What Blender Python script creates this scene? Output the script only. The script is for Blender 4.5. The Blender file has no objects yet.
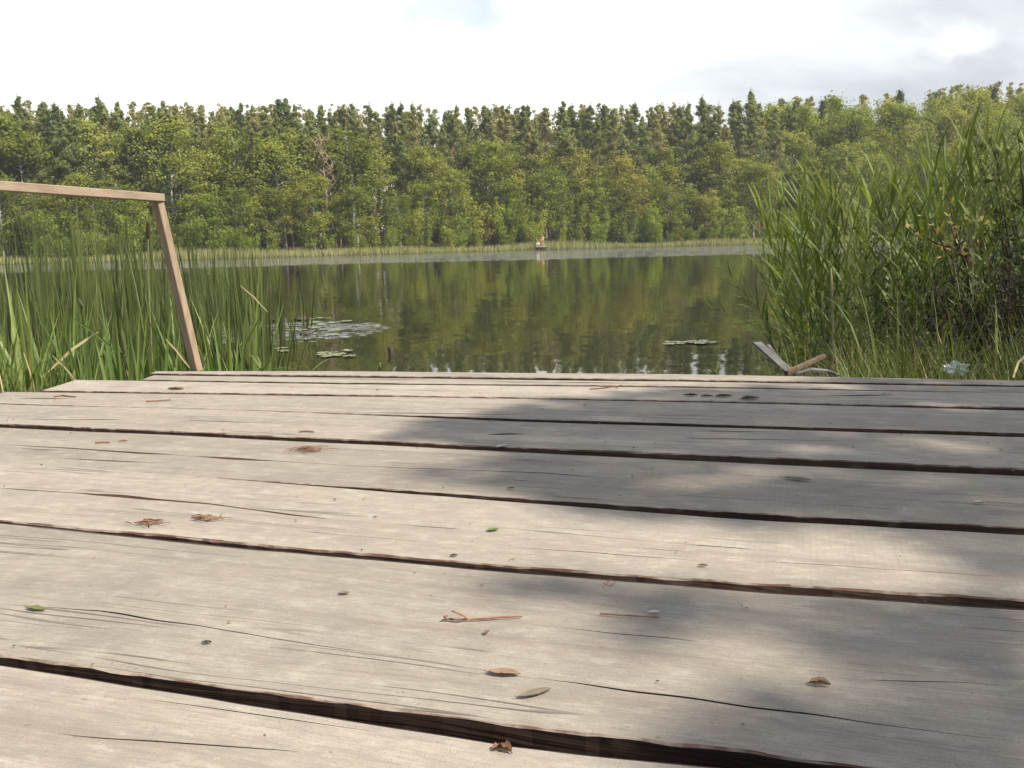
import bpy, bmesh, math, random
import numpy as np
from mathutils import Vector, Matrix, Quaternion

# ------------------------------------------------------------------ camera, world, sun
scene = bpy.context.scene
COL = scene.collection
FPX = 900.0                      # focal length in pixels at 1024 wide
ZW, ZD = 0.0, 0.35               # water level, deck top
CZ = ZD + 0.40                   # camera height
PITCH = math.atan(139.0 / FPX)
ROLL = 0.024
F = Vector((0, math.cos(PITCH), -math.sin(PITCH)))
R0 = Vector((1, 0, 0)); U0 = R0.cross(F)
R = R0 * math.cos(ROLL) - U0 * math.sin(ROLL)
U = R0 * math.sin(ROLL) + U0 * math.cos(ROLL)
CAMP = Vector((0, 0, CZ))
cam = bpy.data.cameras.new('camera')
cam.sensor_width = 36.0; cam.lens = FPX / 1024 * 36.0
cam.clip_start = 0.02; cam.clip_end = 3000
camo = bpy.data.objects.new('camera', cam); COL.objects.link(camo)
camo.matrix_world = Matrix(((R.x, U.x, -F.x, 0), (R.y, U.y, -F.y, 0), (R.z, U.z, -F.z, CZ), (0, 0, 0, 1)))
scene.camera = camo

SUN_AZ, SUN_EL = math.radians(122), math.radians(49)
SUN = Vector((math.cos(SUN_EL) * math.sin(SUN_AZ), math.cos(SUN_EL) * math.cos(SUN_AZ), math.sin(SUN_EL)))
sl = bpy.data.lights.new('sun', 'SUN'); sl.energy = 5.0; sl.angle = math.radians(0.53); sl.color = (1.0, 0.93, 0.82)
so = bpy.data.objects.new('sun', sl); COL.objects.link(so)
so.rotation_euler = (-SUN).to_track_quat('-Z', 'Y').to_euler()

vs = scene.view_settings
vs.view_transform = 'Standard'; vs.look = 'None'; vs.gamma = 1.0; vs.exposure = 0.62; vs.use_curve_mapping = False
scene.cycles.use_denoising = True
scene.cycles.max_bounces = 8; scene.cycles.diffuse_bounces = 3; scene.cycles.glossy_bounces = 3
scene.cycles.transmission_bounces = 3; scene.cycles.transparent_max_bounces = 4
scene.cycles.caustics_reflective = False; scene.cycles.caustics_refractive = False

def pray(px, py):
    d = F * FPX + R * (px - 512.0) + U * (384.0 - py)
    return d.normalized()

def pix(px, py, z):
    d = pray(px, py); t = (z - CZ) / d.z
    return CAMP + d * t

def pix_at(px, py, Y):
    d = pray(px, py); return CAMP + d * (Y / d.y)

def to_pix(p):
    v = Vector(p) - CAMP; w = v.dot(F)
    return 512 + FPX * v.dot(R) / w, 384 - FPX * v.dot(U) / w

# ---------- node helpers
class NT:
    def __init__(s, nt): s.nt = nt
    def n(s, t, **kw):
        nd = s.nt.nodes.new(t)
        for k, v in kw.items():
            if k.startswith('i_'):
                key = k[2:].replace('_', ' ')
                nd.inputs[int(key) if key.isdigit() else key].default_value = v
            else: setattr(nd, k, v)
        return nd
    def l(s, a, b): s.nt.links.new(a, b)
    def val(s, sock, v):
        if hasattr(v, 'is_output'): s.l(v, sock)
        else: sock.default_value = v
    def m(s, op, a, b=0.0, c=0.0, clamp=False):
        nd = s.nt.nodes.new('ShaderNodeMath'); nd.operation = op; nd.use_clamp = clamp
        s.val(nd.inputs[0], a); s.val(nd.inputs[1], b); s.val(nd.inputs[2], c)
        return nd.outputs[0]
    def noise(s, vec, scale, detail=3, rough=0.55, dist=0.0, dims='3D'):
        nd = s.nt.nodes.new('ShaderNodeTexNoise'); nd.noise_dimensions = dims
        if vec is not None: s.l(vec, nd.inputs['Vector'])
        nd.inputs['Scale'].default_value = scale; nd.inputs['Detail'].default_value = detail
        nd.inputs['Roughness'].default_value = rough; nd.inputs['Distortion'].default_value = dist
        return nd.outputs[0]
    def rng(s, v, a, b, c=0.0, d=1.0, smooth=True):
        nd = s.nt.nodes.new('ShaderNodeMapRange'); nd.interpolation_type = 'SMOOTHSTEP' if smooth else 'LINEAR'
        s.val(nd.inputs[0], v)
        for i, x in enumerate((a, b, c, d)): s.val(nd.inputs[i + 1], x)
        return nd.outputs[0]
    def mix(s, f, a, b, blend='MIX'):
        nd = s.nt.nodes.new('ShaderNodeMix'); nd.data_type = 'RGBA'; nd.blend_type = blend
        s.val(nd.inputs[0], f)
        for sock, v in ((nd.inputs[6], a), (nd.inputs[7], b)):
            if hasattr(v, 'is_output'): s.l(v, sock)
            else: sock.default_value = (*v, 1.0)
        return nd.outputs[2]
    def scalevec(s, vec, xyz, loc=(0, 0, 0)):
        nd = s.nt.nodes.new('ShaderNodeMapping')
        s.l(vec, nd.inputs[0]); nd.inputs['Scale'].default_value = xyz; nd.inputs['Location'].default_value = loc
        return nd.outputs[0]

# ---------- world: Nishita sky with a broken layer of cloud
world = bpy.data.worlds.new('World'); scene.world = world; world.use_nodes = True
W = NT(world.node_tree); world.node_tree.nodes.clear()
sky = W.n('ShaderNodeTexSky', sky_type='NISHITA', sun_disc=False, sun_elevation=SUN_EL, sun_rotation=SUN_AZ)
tc = W.n('ShaderNodeTexCoord').outputs['Generated']
sep = W.n('ShaderNodeSeparateXYZ'); W.l(tc, sep.inputs[0])
zc = W.m('ADD', W.m('MAXIMUM', sep.outputs[2], 0.0), 0.16)
cx = W.m('DIVIDE', sep.outputs[0], zc); cy = W.m('DIVIDE', sep.outputs[1], zc)
comb = W.n('ShaderNodeCombineXYZ'); W.l(cx, comb.inputs[0]); W.l(cy, comb.inputs[1])
pl = comb.outputs[0]
n1 = W.noise(W.scalevec(pl, (1, 1, 1), (3.1, 0.7, 0)), 0.55, 6, 0.58, 0.2)
n2 = W.noise(W.scalevec(pl, (1, 1, 1), (9.1, 4.7, 0)), 0.9, 6, 0.55, 0.3)
def cone(px, py, r0, r1, warp=0.05):
    d = pray(px, py)
    wn = W.n('ShaderNodeTexNoise'); W.l(tc, wn.inputs['Vector']); wn.inputs['Scale'].default_value = 9; wn.inputs['Detail'].default_value = 5
    sub = W.n('ShaderNodeVectorMath', operation='MULTIPLY_ADD'); W.l(wn.outputs['Color'], sub.inputs[0])
    sub.inputs[1].default_value = (warp * 2, warp * 2, warp * 2); W.l(tc, sub.inputs[2])
    df = W.n('ShaderNodeVectorMath', operation='SUBTRACT'); W.l(sub.outputs[0], df.inputs[0]); df.inputs[1].default_value = tuple(d + Vector((warp, warp, warp)))
    sc = W.n('ShaderNodeVectorMath', operation='MULTIPLY'); W.l(df.outputs[0], sc.inputs[0]); sc.inputs[1].default_value = (1, 1, 2.4)
    ln = W.n('ShaderNodeVectorMath', operation='LENGTH'); W.l(sc.outputs[0], ln.inputs[0])
    return W.rng(ln.outputs['Value'], r0, r1, 1.0, 0.0)
front = W.rng(sep.outputs[1], 0.35, 0.8)                      # a thick bank of cloud over the far shore
cover = W.rng(W.m('ADD', n1, W.m('MULTIPLY', front, 0.35)), 0.50, 0.60)
hole = cone(462, -16, 0.0, 0.15, 0.10)
cover = W.m('MULTIPLY', cover, W.m('SUBTRACT', 1.0, W.m('MULTIPLY', hole, 0.62)))
greyr = W.m('MAXIMUM', cone(860, 66, 0.10, 0.34, 0.06), W.m('MULTIPLY', cone(405, 104, 0.02, 0.11, 0.03), 0.5))
greyr = W.m('MAXIMUM', greyr, W.m('MULTIPLY', cone(690, 84, 0.02, 0.16, 0.05), 0.8))
greyr = W.m('MAXIMUM', greyr, W.m('MULTIPLY', cone(20, 70, 0.02, 0.2, 0.06), 0.30))
greyr = W.m('MAXIMUM', greyr, W.m('MULTIPLY', cone(1040, 10, 0.1, 0.25, 0.04), 0.9))
greyr = W.m('MULTIPLY', greyr, W.m('SUBTRACT', 1.0, W.m('MULTIPLY', cone(942, 38, 0.0, 0.05, 0.06), 0.55)))
greyr = W.m('MULTIPLY', greyr, W.m('SUBTRACT', 1.0, W.m('MULTIPLY', cone(690, 15, 0.03, 0.12, 0.04), 0.6)))
grey = W.m('MAXIMUM', W.m('MULTIPLY', greyr, W.rng(n2, 0.30, 0.58, 0.62, 1.0)),
           W.m('MULTIPLY', W.rng(n2, 0.42, 0.62), W.m('SUBTRACT', 1.0, front)), clamp=True)
ccol = W.mix(grey, (1.22, 1.24, 1.26), (0.50, 0.535, 0.575))
skyc = W.n('ShaderNodeVectorMath', operation='SCALE'); W.l(sky.outputs[0], skyc.inputs[0]); skyc.inputs['Scale'].default_value = 0.10
# both mixed and given to one background whose strength stays at the daylight value
ccs = W.n('ShaderNodeVectorMath', operation='SCALE'); W.l(ccol, ccs.inputs[0]); ccs.inputs['Scale'].default_value = 0.62
c_fr = W.n('ShaderNodeVectorMath', operation='SCALE'); W.l(ccs.outputs[0], c_fr.inputs[0]); W.l(W.rng(front, 0.0, 1.0, 0.72, 1.36), c_fr.inputs['Scale'])
fin = W.mix(cover, skyc.outputs[0], c_fr.outputs[0])
up = W.n('ShaderNodeVectorMath', operation='SCALE'); W.l(fin, up.inputs[0]); up.inputs['Scale'].default_value = 10.0
bg = W.n('ShaderNodeBackground'); W.l(up.outputs[0], bg.inputs[0]); bg.inputs[1].default_value = 0.1
wo = W.n('ShaderNodeOutputWorld'); W.l(bg.outputs[0], wo.inputs[0])

# ------------------------------------------------------------------ object helpers
rnd = random.Random(7); rs = np.random.RandomState(11)

def tag(o, label=None, cat=None, group=None, kind=None):
    if label: o['label'] = label
    if cat: o['category'] = cat
    if group: o['group'] = group
    if kind: o['kind'] = kind
    return o

def mesh_obj(name, me, parent=None, loc=None):
    o = bpy.data.objects.new(name, me); COL.objects.link(o)
    if parent is not None: o.parent = parent
    if loc is not None: o.location = loc
    return o

def empty(name, loc=(0, 0, 0)):
    o = bpy.data.objects.new(name, None); COL.objects.link(o); o.location = loc; o.empty_display_size = 0.1
    return o

class MB:
    """collects geometry, then becomes one mesh"""
    def __init__(s): s.v = []; s.f = []; s.mi = []
    def add(s, vs_, fs_, mi=0):
        b = len(s.v); s.v += [tuple(p) for p in vs_]
        for f in fs_: s.f.append(tuple(i + b for i in f)); s.mi.append(mi)
    def tube(s, pts, radii, n=6, mi=0):
        pts = [Vector(p) for p in pts]; vs_ = []; prev = None
        for i, p in enumerate(pts):
            t = (pts[min(i + 1, len(pts) - 1)] - pts[max(i - 1, 0)]).normalized()
            a = t.orthogonal().normalized() if prev is None else (prev - t * prev.dot(t)).normalized()
            prev = a; b = t.cross(a)
            for k in range(n):
                an = 2 * math.pi * k / n
                vs_.append(p + (a * math.cos(an) + b * math.sin(an)) * radii[i])
        fs_ = []
        for i in range(len(pts) - 1):
            for k in range(n):
                k2 = (k + 1) % n
                fs_.append((i * n + k, i * n + k2, (i + 1) * n + k2, (i + 1) * n + k))
        fs_.append(tuple(range(n - 1, -1, -1))); fs_.append(tuple((len(pts) - 1) * n + k for k in range(n)))
        s.add(vs_, fs_, mi)
    def ribbon(s, pts, widths, side, mi=0, fold=0.0):
        """flat tapering blade along pts; side = width direction"""
        vs_ = []; fs_ = []
        side = Vector(side)
        for i, p in enumerate(pts):
            p = Vector(p); w = widths[i] * 0.5
            t = Vector(pts[min(i + 1, len(pts) - 1)]) - Vector(pts[max(i - 1, 0)])
            nn = t.cross(side).normalized() if t.length > 1e-9 else Vector((0, 0, 1))
            vs_ += [p - side * w + nn * w * fold, p, p + side * w + nn * w * fold]
        for i in range(len(pts) - 1):
            for k in (0, 1):
                a = i * 3 + k
                fs_.append((a, a + 1, a + 4, a + 3))
        s.add(vs_, fs_, mi)
    def quads(s, c, size, asp=1.0, mi=0, seed=0, up_bias=0.0):
        """numpy scatter of little leaf quads at centres c"""
        r = np.random.RandomState(seed); n = len(c)
        nr = r.normal(size=(n, 3)); nr[:, 2] += up_bias; nr /= np.linalg.norm(nr, axis=1)[:, None] + 1e-9
        t = np.cross(nr, r.normal(size=(n, 3))); t /= np.linalg.norm(t, axis=1)[:, None] + 1e-9
        b = np.cross(nr, t)
        sz = (size * (0.6 + 0.8 * r.rand(n)))[:, None] * 0.5
        q = np.stack([c - t * sz, c - b * sz * asp, c + t * sz, c + b * sz * asp], 1).reshape(-1, 3)
        base = len(s.v); s.v += [tuple(x) for x in q.tolist()]
        for i in range(n):
            k = base + i * 4; s.f.append((k, k + 1, k + 2, k + 3)); s.mi.append(mi)
    def mesh(s, name, mats, smooth=False):
        me = bpy.data.meshes.new(name); me.from_pydata(s.v, [], s.f)
        for m_ in (mats if isinstance(mats, (list, tuple)) else [mats]): me.materials.append(m_)
        me.polygons.foreach_set('material_index', s.mi)
        if smooth: me.polygons.foreach_set('use_smooth', [True] * len(s.f))
        me.update(); return me
    def build(s, name, mats, parent=None, loc=None, smooth=False):
        return mesh_obj(name, s.mesh(name, mats, smooth), parent, loc)

def copy_tree(src, parts, loc, rotz=0.0, scale=1.0, tilt=(0, 0)):
    c = src.copy(); COL.objects.link(c)
    c.location = loc; c.rotation_euler = (tilt[0], tilt[1], rotz)
    c.scale = scale if isinstance(scale, tuple) else (scale,) * 3
    for p in parts:
        d = p.copy(); COL.objects.link(d); d.parent = c
    return c

# ------------------------------------------------------------------ materials
def mat(name):
    m_ = bpy.data.materials.new(name); m_.use_nodes = True
    m_.node_tree.nodes.clear(); return m_, NT(m_.node_tree)

def leafmat(name, c1, c2, c3=None, scale=3.0, trans=0.35, rough=0.55, objvar=0.25, spec=0.3):
    """foliage: reflects and lets light through; hue wanders between c1 and c2 from leaf to leaf and plant to plant"""
    m_, N = mat(name)
    oi = N.n('ShaderNodeObjectInfo'); g = N.n('ShaderNodeNewGeometry'); tco = N.n('ShaderNodeTexCoord')
    nz = N.noise(tco.outputs['Object'], scale, 2)
    f = N.rng(N.m('ADD', N.m('MULTIPLY', g.outputs['Random Per Island'], 0.5), N.m('MULTIPLY', nz, 0.5)), 0.25, 0.75)
    col = N.mix(f, c1, c2)
    if c3: col = N.mix(N.rng(oi.outputs['Random'], 0.55, 1.0, 0, 0.75), col, c3)
    hv = N.n('ShaderNodeHueSaturation'); N.l(col, hv.inputs['Color'])
    N.l(N.rng(oi.outputs['Random'], 0, 1, 1 - objvar, 1 + objvar, False), hv.inputs['Value'])
    wn = N.n('ShaderNodeTexWhiteNoise', noise_dimensions='1D'); N.l(oi.outputs['Random'], wn.inputs['W'])
    N.l(N.rng(wn.outputs['Value'], 0, 1, 0.485, 0.515, False), hv.inputs['Hue'])
    col = hv.outputs[0]
    p = N.n('ShaderNodeBsdfPrincipled'); N.l(col, p.inputs['Base Color']); p.inputs['Roughness'].default_value = rough
    p.inputs['Specular IOR Level'].default_value = spec
    tr = N.n('ShaderNodeBsdfTranslucent')
    tcol = N.mix(1.0, col, (1.15, 1.1, 0.45), 'MULTIPLY'); N.l(tcol, tr.inputs[0])
    mx = N.n('ShaderNodeMixShader'); mx.inputs[0].default_value = trans
    N.l(p.outputs[0], mx.inputs[1]); N.l(tr.outputs[0], mx.inputs[2])
    o = N.n('ShaderNodeOutputMaterial'); N.l(mx.outputs[0], o.inputs[0]); return m_

def plainmat(name, c1, c2, scale=8.0, rough=0.8, stretch=(1, 1, 1), spec=0.3, bump=0.0, bscale=40):
    m_, N = mat(name); tco = N.n('ShaderNodeTexCoord'); oi = N.n('ShaderNodeObjectInfo')
    v = N.scalevec(tco.outputs['Object'], stretch)
    f = N.rng(N.noise(v, scale, 4), 0.3, 0.7)
    col = N.mix(f, c1, c2)
    p = N.n('ShaderNodeBsdfPrincipled'); N.l(col, p.inputs['Base Color']); p.inputs['Roughness'].default_value = rough
    p.inputs['Specular IOR Level'].default_value = spec
    if bump:
        b = N.n('ShaderNodeBump'); b.inputs['Strength'].default_value = bump; b.inputs['Distance'].default_value = 0.01
        N.l(N.noise(v, bscale, 4), b.inputs['Height']); N.l(b.outputs[0], p.inputs['Normal'])
    o = N.n('ShaderNodeOutputMaterial'); N.l(p.outputs[0], o.inputs[0]); return m_

def deckwood(name, edge=False):
    m_, N = mat(name)
    uv = N.n('ShaderNodeUVMap', uv_map='grain').outputs[0]       # metres: u along the board, v across it
    tco = N.n('ShaderNodeTexCoord').outputs['Object']; oi = N.n('ShaderNodeObjectInfo')
    # grain wanders a little across the board
    wob = N.noise(N.scalevec(uv, (1.6, 4, 1)), 1.0, 2)
    s = N.n('ShaderNodeSeparateXYZ'); N.l(uv, s.inputs[0])
    v2 = N.m('ADD', s.outputs[1], N.m('MULTIPLY', wob, 0.05))
    cb = N.n('ShaderNodeCombineXYZ'); N.l(s.outputs[0], cb.inputs[0]); N.l(v2, cb.inputs[1])
    N.l(N.m('MULTIPLY', oi.outputs['Random'], 37.0), cb.inputs[2]); g = cb.outputs[0]
    fib = N.noise(N.scalevec(g, (5, 260, 1)), 1.0, 4, 0.6)
    fib2 = N.noise(N.scalevec(g, (1.3, 45, 1)), 1.0, 4, 0.6)
    ring = N.noise(N.scalevec(g, (0.5, 13, 1)), 1.0, 3, 0.5)
    blot = N.noise(tco, 5.5, 5, 0.62)
    blot2 = N.noise(tco, 23.0, 4, 0.6)
    if edge == 2:
        col = N.mix(N.rng(blot2, 0.40, 0.62), (0.125, 0.068, 0.045), (0.30, 0.245, 0.195))
        col = N.mix(N.rng(fib, 0.5, 0.7), col, (0.07, 0.035, 0.025))
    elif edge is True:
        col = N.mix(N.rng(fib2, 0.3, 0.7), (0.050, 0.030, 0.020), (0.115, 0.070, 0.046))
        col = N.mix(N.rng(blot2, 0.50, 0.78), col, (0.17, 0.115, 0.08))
    elif edge:  # nearest boards: the gap's shade is painted into the edge colour
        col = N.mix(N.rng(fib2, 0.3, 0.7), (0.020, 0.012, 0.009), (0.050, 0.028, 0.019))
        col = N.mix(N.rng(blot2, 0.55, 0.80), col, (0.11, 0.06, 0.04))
    else:
        col = N.mix(N.rng(ring, 0.28, 0.72), (0.303, 0.262, 0.205), (0.376, 0.332, 0.264))
        col = N.mix(N.rng(fib2, 0.52, 0.76, 0, 0.62), col, (0.225, 0.180, 0.142))
        col = N.mix(N.rng(fib, 0.50, 0.80, 0, 0.45), col, (0.21, 0.175, 0.145))
        col = N.mix(N.rng(blot, 0.47, 0.72, 0, 0.62), col, (0.225, 0.190, 0.158))
        col = N.mix(N.rng(blot, 0.20, 0.42, 0.5, 0.0), col, (0.43, 0.390, 0.320))
        col = N.mix(N.rng(blot2, 0.55, 0.80, 0, 0.35), col, (0.21, 0.18, 0.15))
        # reddish streaks where the weathered skin has worn off
        red = N.noise(N.scalevec(g, (0.9, 30, 1), (5, 3, 0)), 1.0, 3, 0.6)
        col = N.mix(N.rng(red, 0.62, 0.80, 0, 0.55), col, (0.27, 0.165, 0.11))
        # knots
        vo = N.n('ShaderNodeTexVoronoi', feature='F1'); N.l(N.scalevec(g, (1.15, 3.4, 1), (0.3, 0.2, 0)), vo.inputs['Vector']); vo.inputs['Scale'].default_value = 1.0
        kd = N.m('ADD', vo.outputs['Distance'], N.m('MULTIPLY', blot2, 0.03))
        col = N.mix(N.m('MULTIPLY', N.rng(kd, 0.03, 0.12, 0.75, 0.0), N.rng(ring, 0.3, 0.5)), col, (0.22, 0.16, 0.11))
        # hairline checks along the grain: dirt-filled
        ck = N.noise(N.scalevec(g, (0.55, 30, 1), (1, 7, 0)), 1.0, 2, 0.5)
        ckm = N.rng(N.m('ABSOLUTE', N.m('SUBTRACT', ck, 0.5)), 0.0, 0.011, 1.0, 0.0)
        brk = N.rng(N.noise(N.scalevec(g, (2.2, 9, 1), (4, 1, 0)), 1.0, 2), 0.50, 0.60)
        ckm = N.m('MULTIPLY', ckm, brk)
        col = N.mix(N.m('MULTIPLY', ckm, 0.75), col, (0.085, 0.060, 0.045))
        # dirt specks
        sp = N.noise(tco, 420.0, 2, 0.6); spm = N.rng(sp, 0.60, 0.72)
        col = N.mix(N.m('MULTIPLY', spm, 0.6), col, (0.14, 0.11, 0.085))
        sp3 = N.noise(tco, 95.0, 2, 0.5)
        col = N.mix(N.rng(sp3, 0.70, 0.76, 0, 0.7), col, (0.15, 0.115, 0.085))
        # grey fungus bloom
        mot = N.noise(N.scalevec(g, (22, 420, 1)), 1.0, 4, 0.7)
        col = N.mix(N.rng(mot, 0.42, 0.68, 0.0, 0.50), col, (0.20, 0.18, 0.16))
        m2 = N.noise(N.scalevec(g, (26, 44, 1)), 1.0, 5, 0.75)
        col = N.mix(N.rng(m2, 0.40, 0.66, 0.0, 0.30), col, (0.19, 0.16, 0.13))
        col = N.mix(N.rng(m2, 0.34, 0.46, 0.30, 0.0), col, (0.46, 0.42, 0.352))
        sp4 = N.noise(tco, 700.0, 1, 0.5)
        col = N.mix(N.rng(sp4, 0.50, 0.72, 0.0, 0.40), col, (0.17, 0.145, 0.12))
        hv = N.n('ShaderNodeHueSaturation'); N.l(col, hv.inputs['Color']); N.l(N.rng(oi.outputs['Random'], 0, 1, 0.88, 1.08, False), hv.inputs['Value'])
        so_ = N.n('ShaderNodeSeparateXYZ'); N.l(tco, so_.inputs[0])
        # old saw marks, left on the right-hand half of the boards, across the boards
        sw = N.n('ShaderNodeTexWave', wave_type='BANDS', bands_direction='X')
        N.l(N.scalevec(uv, (1, 0.30, 1)), sw.inputs['Vector']); sw.inputs['Scale'].default_value = 36.0; sw.inputs['Distortion'].default_value = 1.2
        sw.inputs['Detail'].default_value = 2; sw.inputs['Detail Scale'].default_value = 2.5
        swm = N.m('MULTIPLY', N.rng(sw.outputs['Fac'], 0.55, 1.0), N.m('MULTIPLY', N.rng(N.noise(tco, 1.7, 2), 0.36, 0.60), N.rng(so_.outputs[0], 0.05, 0.55)))
        col = N.mix(N.m('MULTIPLY', swm, 0.09), hv.outputs[0], (0.15, 0.12, 0.10))
    p = N.n('ShaderNodeBsdfPrincipled'); N.l(col, p.inputs['Base Color']); p.inputs['Roughness'].default_value = 0.82
    p.inputs['Specular IOR Level'].default_value = 0.25
    h = N.m('ADD', N.m('MULTIPLY', fib, 0.5), N.m('MULTIPLY', fib2, 0.9))
    if not edge:
        h = N.m('SUBTRACT', h, N.m('MULTIPLY', ckm, 1.1)); h = N.m('ADD', h, N.m('MULTIPLY', swm, 0.05))
    b = N.n('ShaderNodeBump'); b.inputs['Strength'].default_value = 0.75; b.inputs['Distance'].default_value = 0.0035
    N.l(h, b.inputs['Height']); N.l(b.outputs[0], p.inputs['Normal'])
    o = N.n('ShaderNodeOutputMaterial'); N.l(p.outputs[0], o.inputs[0]); return m_

M = {}
M['deck'] = deckwood('weathered_board'); M['edge'] = deckwood('rough_board_edge', True); M['shadededge'] = deckwood('shaded_board_edge', 3); M['rim'] = deckwood('frayed_board_rim', 2)
M['beam'] = plainmat('old_beam', (0.10, 0.075, 0.055), (0.17, 0.13, 0.10), 12, 0.85, (1, 1, 1))
M['lath'] = plainmat('bare_lath', (0.235, 0.170, 0.108), (0.325, 0.245, 0.165), 6, 0.75, (14, 14, 2), 0.3, 0.25, 30)
M['lathrail'] = plainmat('bare_rail', (0.240, 0.178, 0.120), (0.325, 0.252, 0.178), 9, 0.75, (1, 1, 3), 0.3, 0.2, 60)
M['pine_bark'] = plainmat('pine_bark', (0.24, 0.130, 0.080), (0.36, 0.215, 0.14), 3, 0.9)
M['spruce_bark'] = plainmat('spruce_bark', (0.10, 0.075, 0.055), (0.16, 0.12, 0.09), 3, 0.9)
M['birch_bark'] = plainmat('birch_bark', (0.55, 0.53, 0.48), (0.16, 0.14, 0.12), 2.2, 0.8, (1, 1, 2.5))
M['dead_bark'] = plainmat('dead_bark', (0.30, 0.20, 0.14), (0.40, 0.29, 0.22), 4, 0.9)
M['pine'] = leafmat('pine_needles', (0.155, 0.188, 0.066), (0.245, 0.275, 0.092), (0.260, 0.250, 0.098), 0.6, 0.35, 0.8, 0.25, 0.08)
M['spruce'] = leafmat('spruce_needles', (0.055, 0.080, 0.030), (0.100, 0.135, 0.045), None, 0.6, 0.25, 0.8, 0.25, 0.08)
M['birch'] = leafmat('birch_leaves', (0.180, 0.220, 0.034), (0.285, 0.320, 0.062), (0.285, 0.275, 0.066), 0.5, 0.45, 0.8, 0.25, 0.08)
M['shrub'] = leafmat('shore_leaves', (0.175, 0.225, 0.034), (0.280, 0.330, 0.062), (0.26, 0.295, 0.055), 0.7, 0.45, 0.8, 0.25, 0.08)
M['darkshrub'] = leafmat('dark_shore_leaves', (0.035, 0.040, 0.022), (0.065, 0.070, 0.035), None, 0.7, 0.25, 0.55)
M['alder'] = leafmat('alder_leaves', (0.060, 0.095, 0.025), (0.100, 0.145, 0.038), None, 2, 0.3, 0.5)
M['reed'] = leafmat('reed_leaves', (0.105, 0.148, 0.038), (0.185, 0.230, 0.060), None, 3, 0.38, 0.6, 0.25, 0.3)
M['reedstem'] = leafmat('reed_stem', (0.12, 0.145, 0.055), (0.20, 0.20, 0.085), None, 3, 0.05, 0.5, 0.2)
M['paleleaf'] = plainmat('dead_reed', (0.27, 0.235, 0.105), (0.37, 0.325, 0.17), 8, 0.7)
M['cattail'] = leafmat('cattail_leaves', (0.095, 0.145, 0.034), (0.180, 0.235, 0.058), None, 2.5, 0.32, 0.45, 0.2, 0.4)
M['cattaildark'] = leafmat('rush_leaves', (0.050, 0.072, 0.024), (0.110, 0.132, 0.038), None, 2.5, 0.25, 0.45, 0.3, 0.4)
M['spike'] = plainmat('cattail_spike', (0.035, 0.018, 0.011), (0.06, 0.03, 0.017), 20, 0.9)
M['grass'] = leafmat('bank_grass', (0.100, 0.145, 0.036), (0.205, 0.235, 0.070), None, 3, 0.3, 0.5, 0.1)
M['drygrass'] = leafmat('dry_grass', (0.24, 0.17, 0.07), (0.38, 0.30, 0.15), None, 3, 0.2, 0.6, 0.1)
M['shorereed'] = leafmat('far_reeds', (0.26, 0.285, 0.10), (0.42, 0.41, 0.19), None, 0.35, 0.3, 0.6, 0.1)
M['yellowleaf'] = leafmat('yellow_leaves', (0.22, 0.24, 0.05), (0.55, 0.46, 0.17), None, 6, 0.3, 0.4, 0.1)
M['willow'] = leafmat('willow_leaves', (0.070, 0.105, 0.030), (0.130, 0.170, 0.045), None, 3, 0.25, 0.5)
M['stemdark'] = plainmat('dark_stem', (0.045, 0.025, 0.020), (0.09, 0.05, 0.038), 10, 0.85)
M['twig'] = plainmat('twig', (0.16, 0.075, 0.045), (0.30, 0.16, 0.10), 60, 0.8)
M['driftwood'] = plainmat('grey_driftwood', (0.085, 0.08, 0.072), (0.15, 0.142, 0.13), 18, 0.8)
M['brownwood'] = plainmat('brown_stick', (0.09, 0.06, 0.042), (0.15, 0.105, 0.072), 18, 0.8)
M['dryleaf'] = plainmat('dry_leaf', (0.20, 0.125, 0.075), (0.31, 0.22, 0.145), 60, 0.75)
M['rustleaf'] = plainmat('rust_leaf', (0.15, 0.075, 0.042), (0.26, 0.15, 0.09), 80, 0.8)
M['oliveleaf'] = plainmat('olive_leaf', (0.14, 0.115, 0.075), (0.20, 0.17, 0.12), 50, 0.75)
M['darkleaf'] = plainmat('dark_leaf', (0.045, 0.045, 0.028), (0.085, 0.08, 0.05), 60, 0.8)
M['greenleaf'] = leafmat('fresh_leaf', (0.12, 0.15, 0.045), (0.20, 0.225, 0.075), None, 40, 0.25, 0.5, 0.05)
M['paleleafbit'] = plainmat('pale_chip', (0.52, 0.47, 0.38), (0.66, 0.62, 0.54), 50, 0.8)
M['lily'] = plainmat('lily_pad', (0.10, 0.13, 0.05), (0.20, 0.21, 0.09), 10, 0.5, (1, 1, 1), 0.4)
M['stub'] = plainmat('mud_tussock', (0.045, 0.035, 0.026), (0.085, 0.065, 0.045), 15, 0.85)
M['skin'] = plainmat('skin', (0.55, 0.32, 0.24), (0.60, 0.36, 0.27), 5, 0.6)
M['hair'] = plainmat('hair', (0.05, 0.03, 0.02), (0.08, 0.05, 0.03), 20, 0.6)
M['whiteshirt'] = plainmat('white_cloth', (0.78, 0.78, 0.78), (0.82, 0.82, 0.82), 5, 0.9)
M['darkcloth'] = plainmat('navy_cloth', (0.03, 0.035, 0.06), (0.05, 0.055, 0.08), 5, 0.9)
M['redcloth'] = plainmat('red_cloth', (0.45, 0.06, 0.05), (0.52, 0.08, 0.07), 5, 0.9)
M['paleboards'] = plainmat('pale_boards', (0.50, 0.45, 0.38), (0.60, 0.55, 0.47), 6, 0.8)

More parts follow.
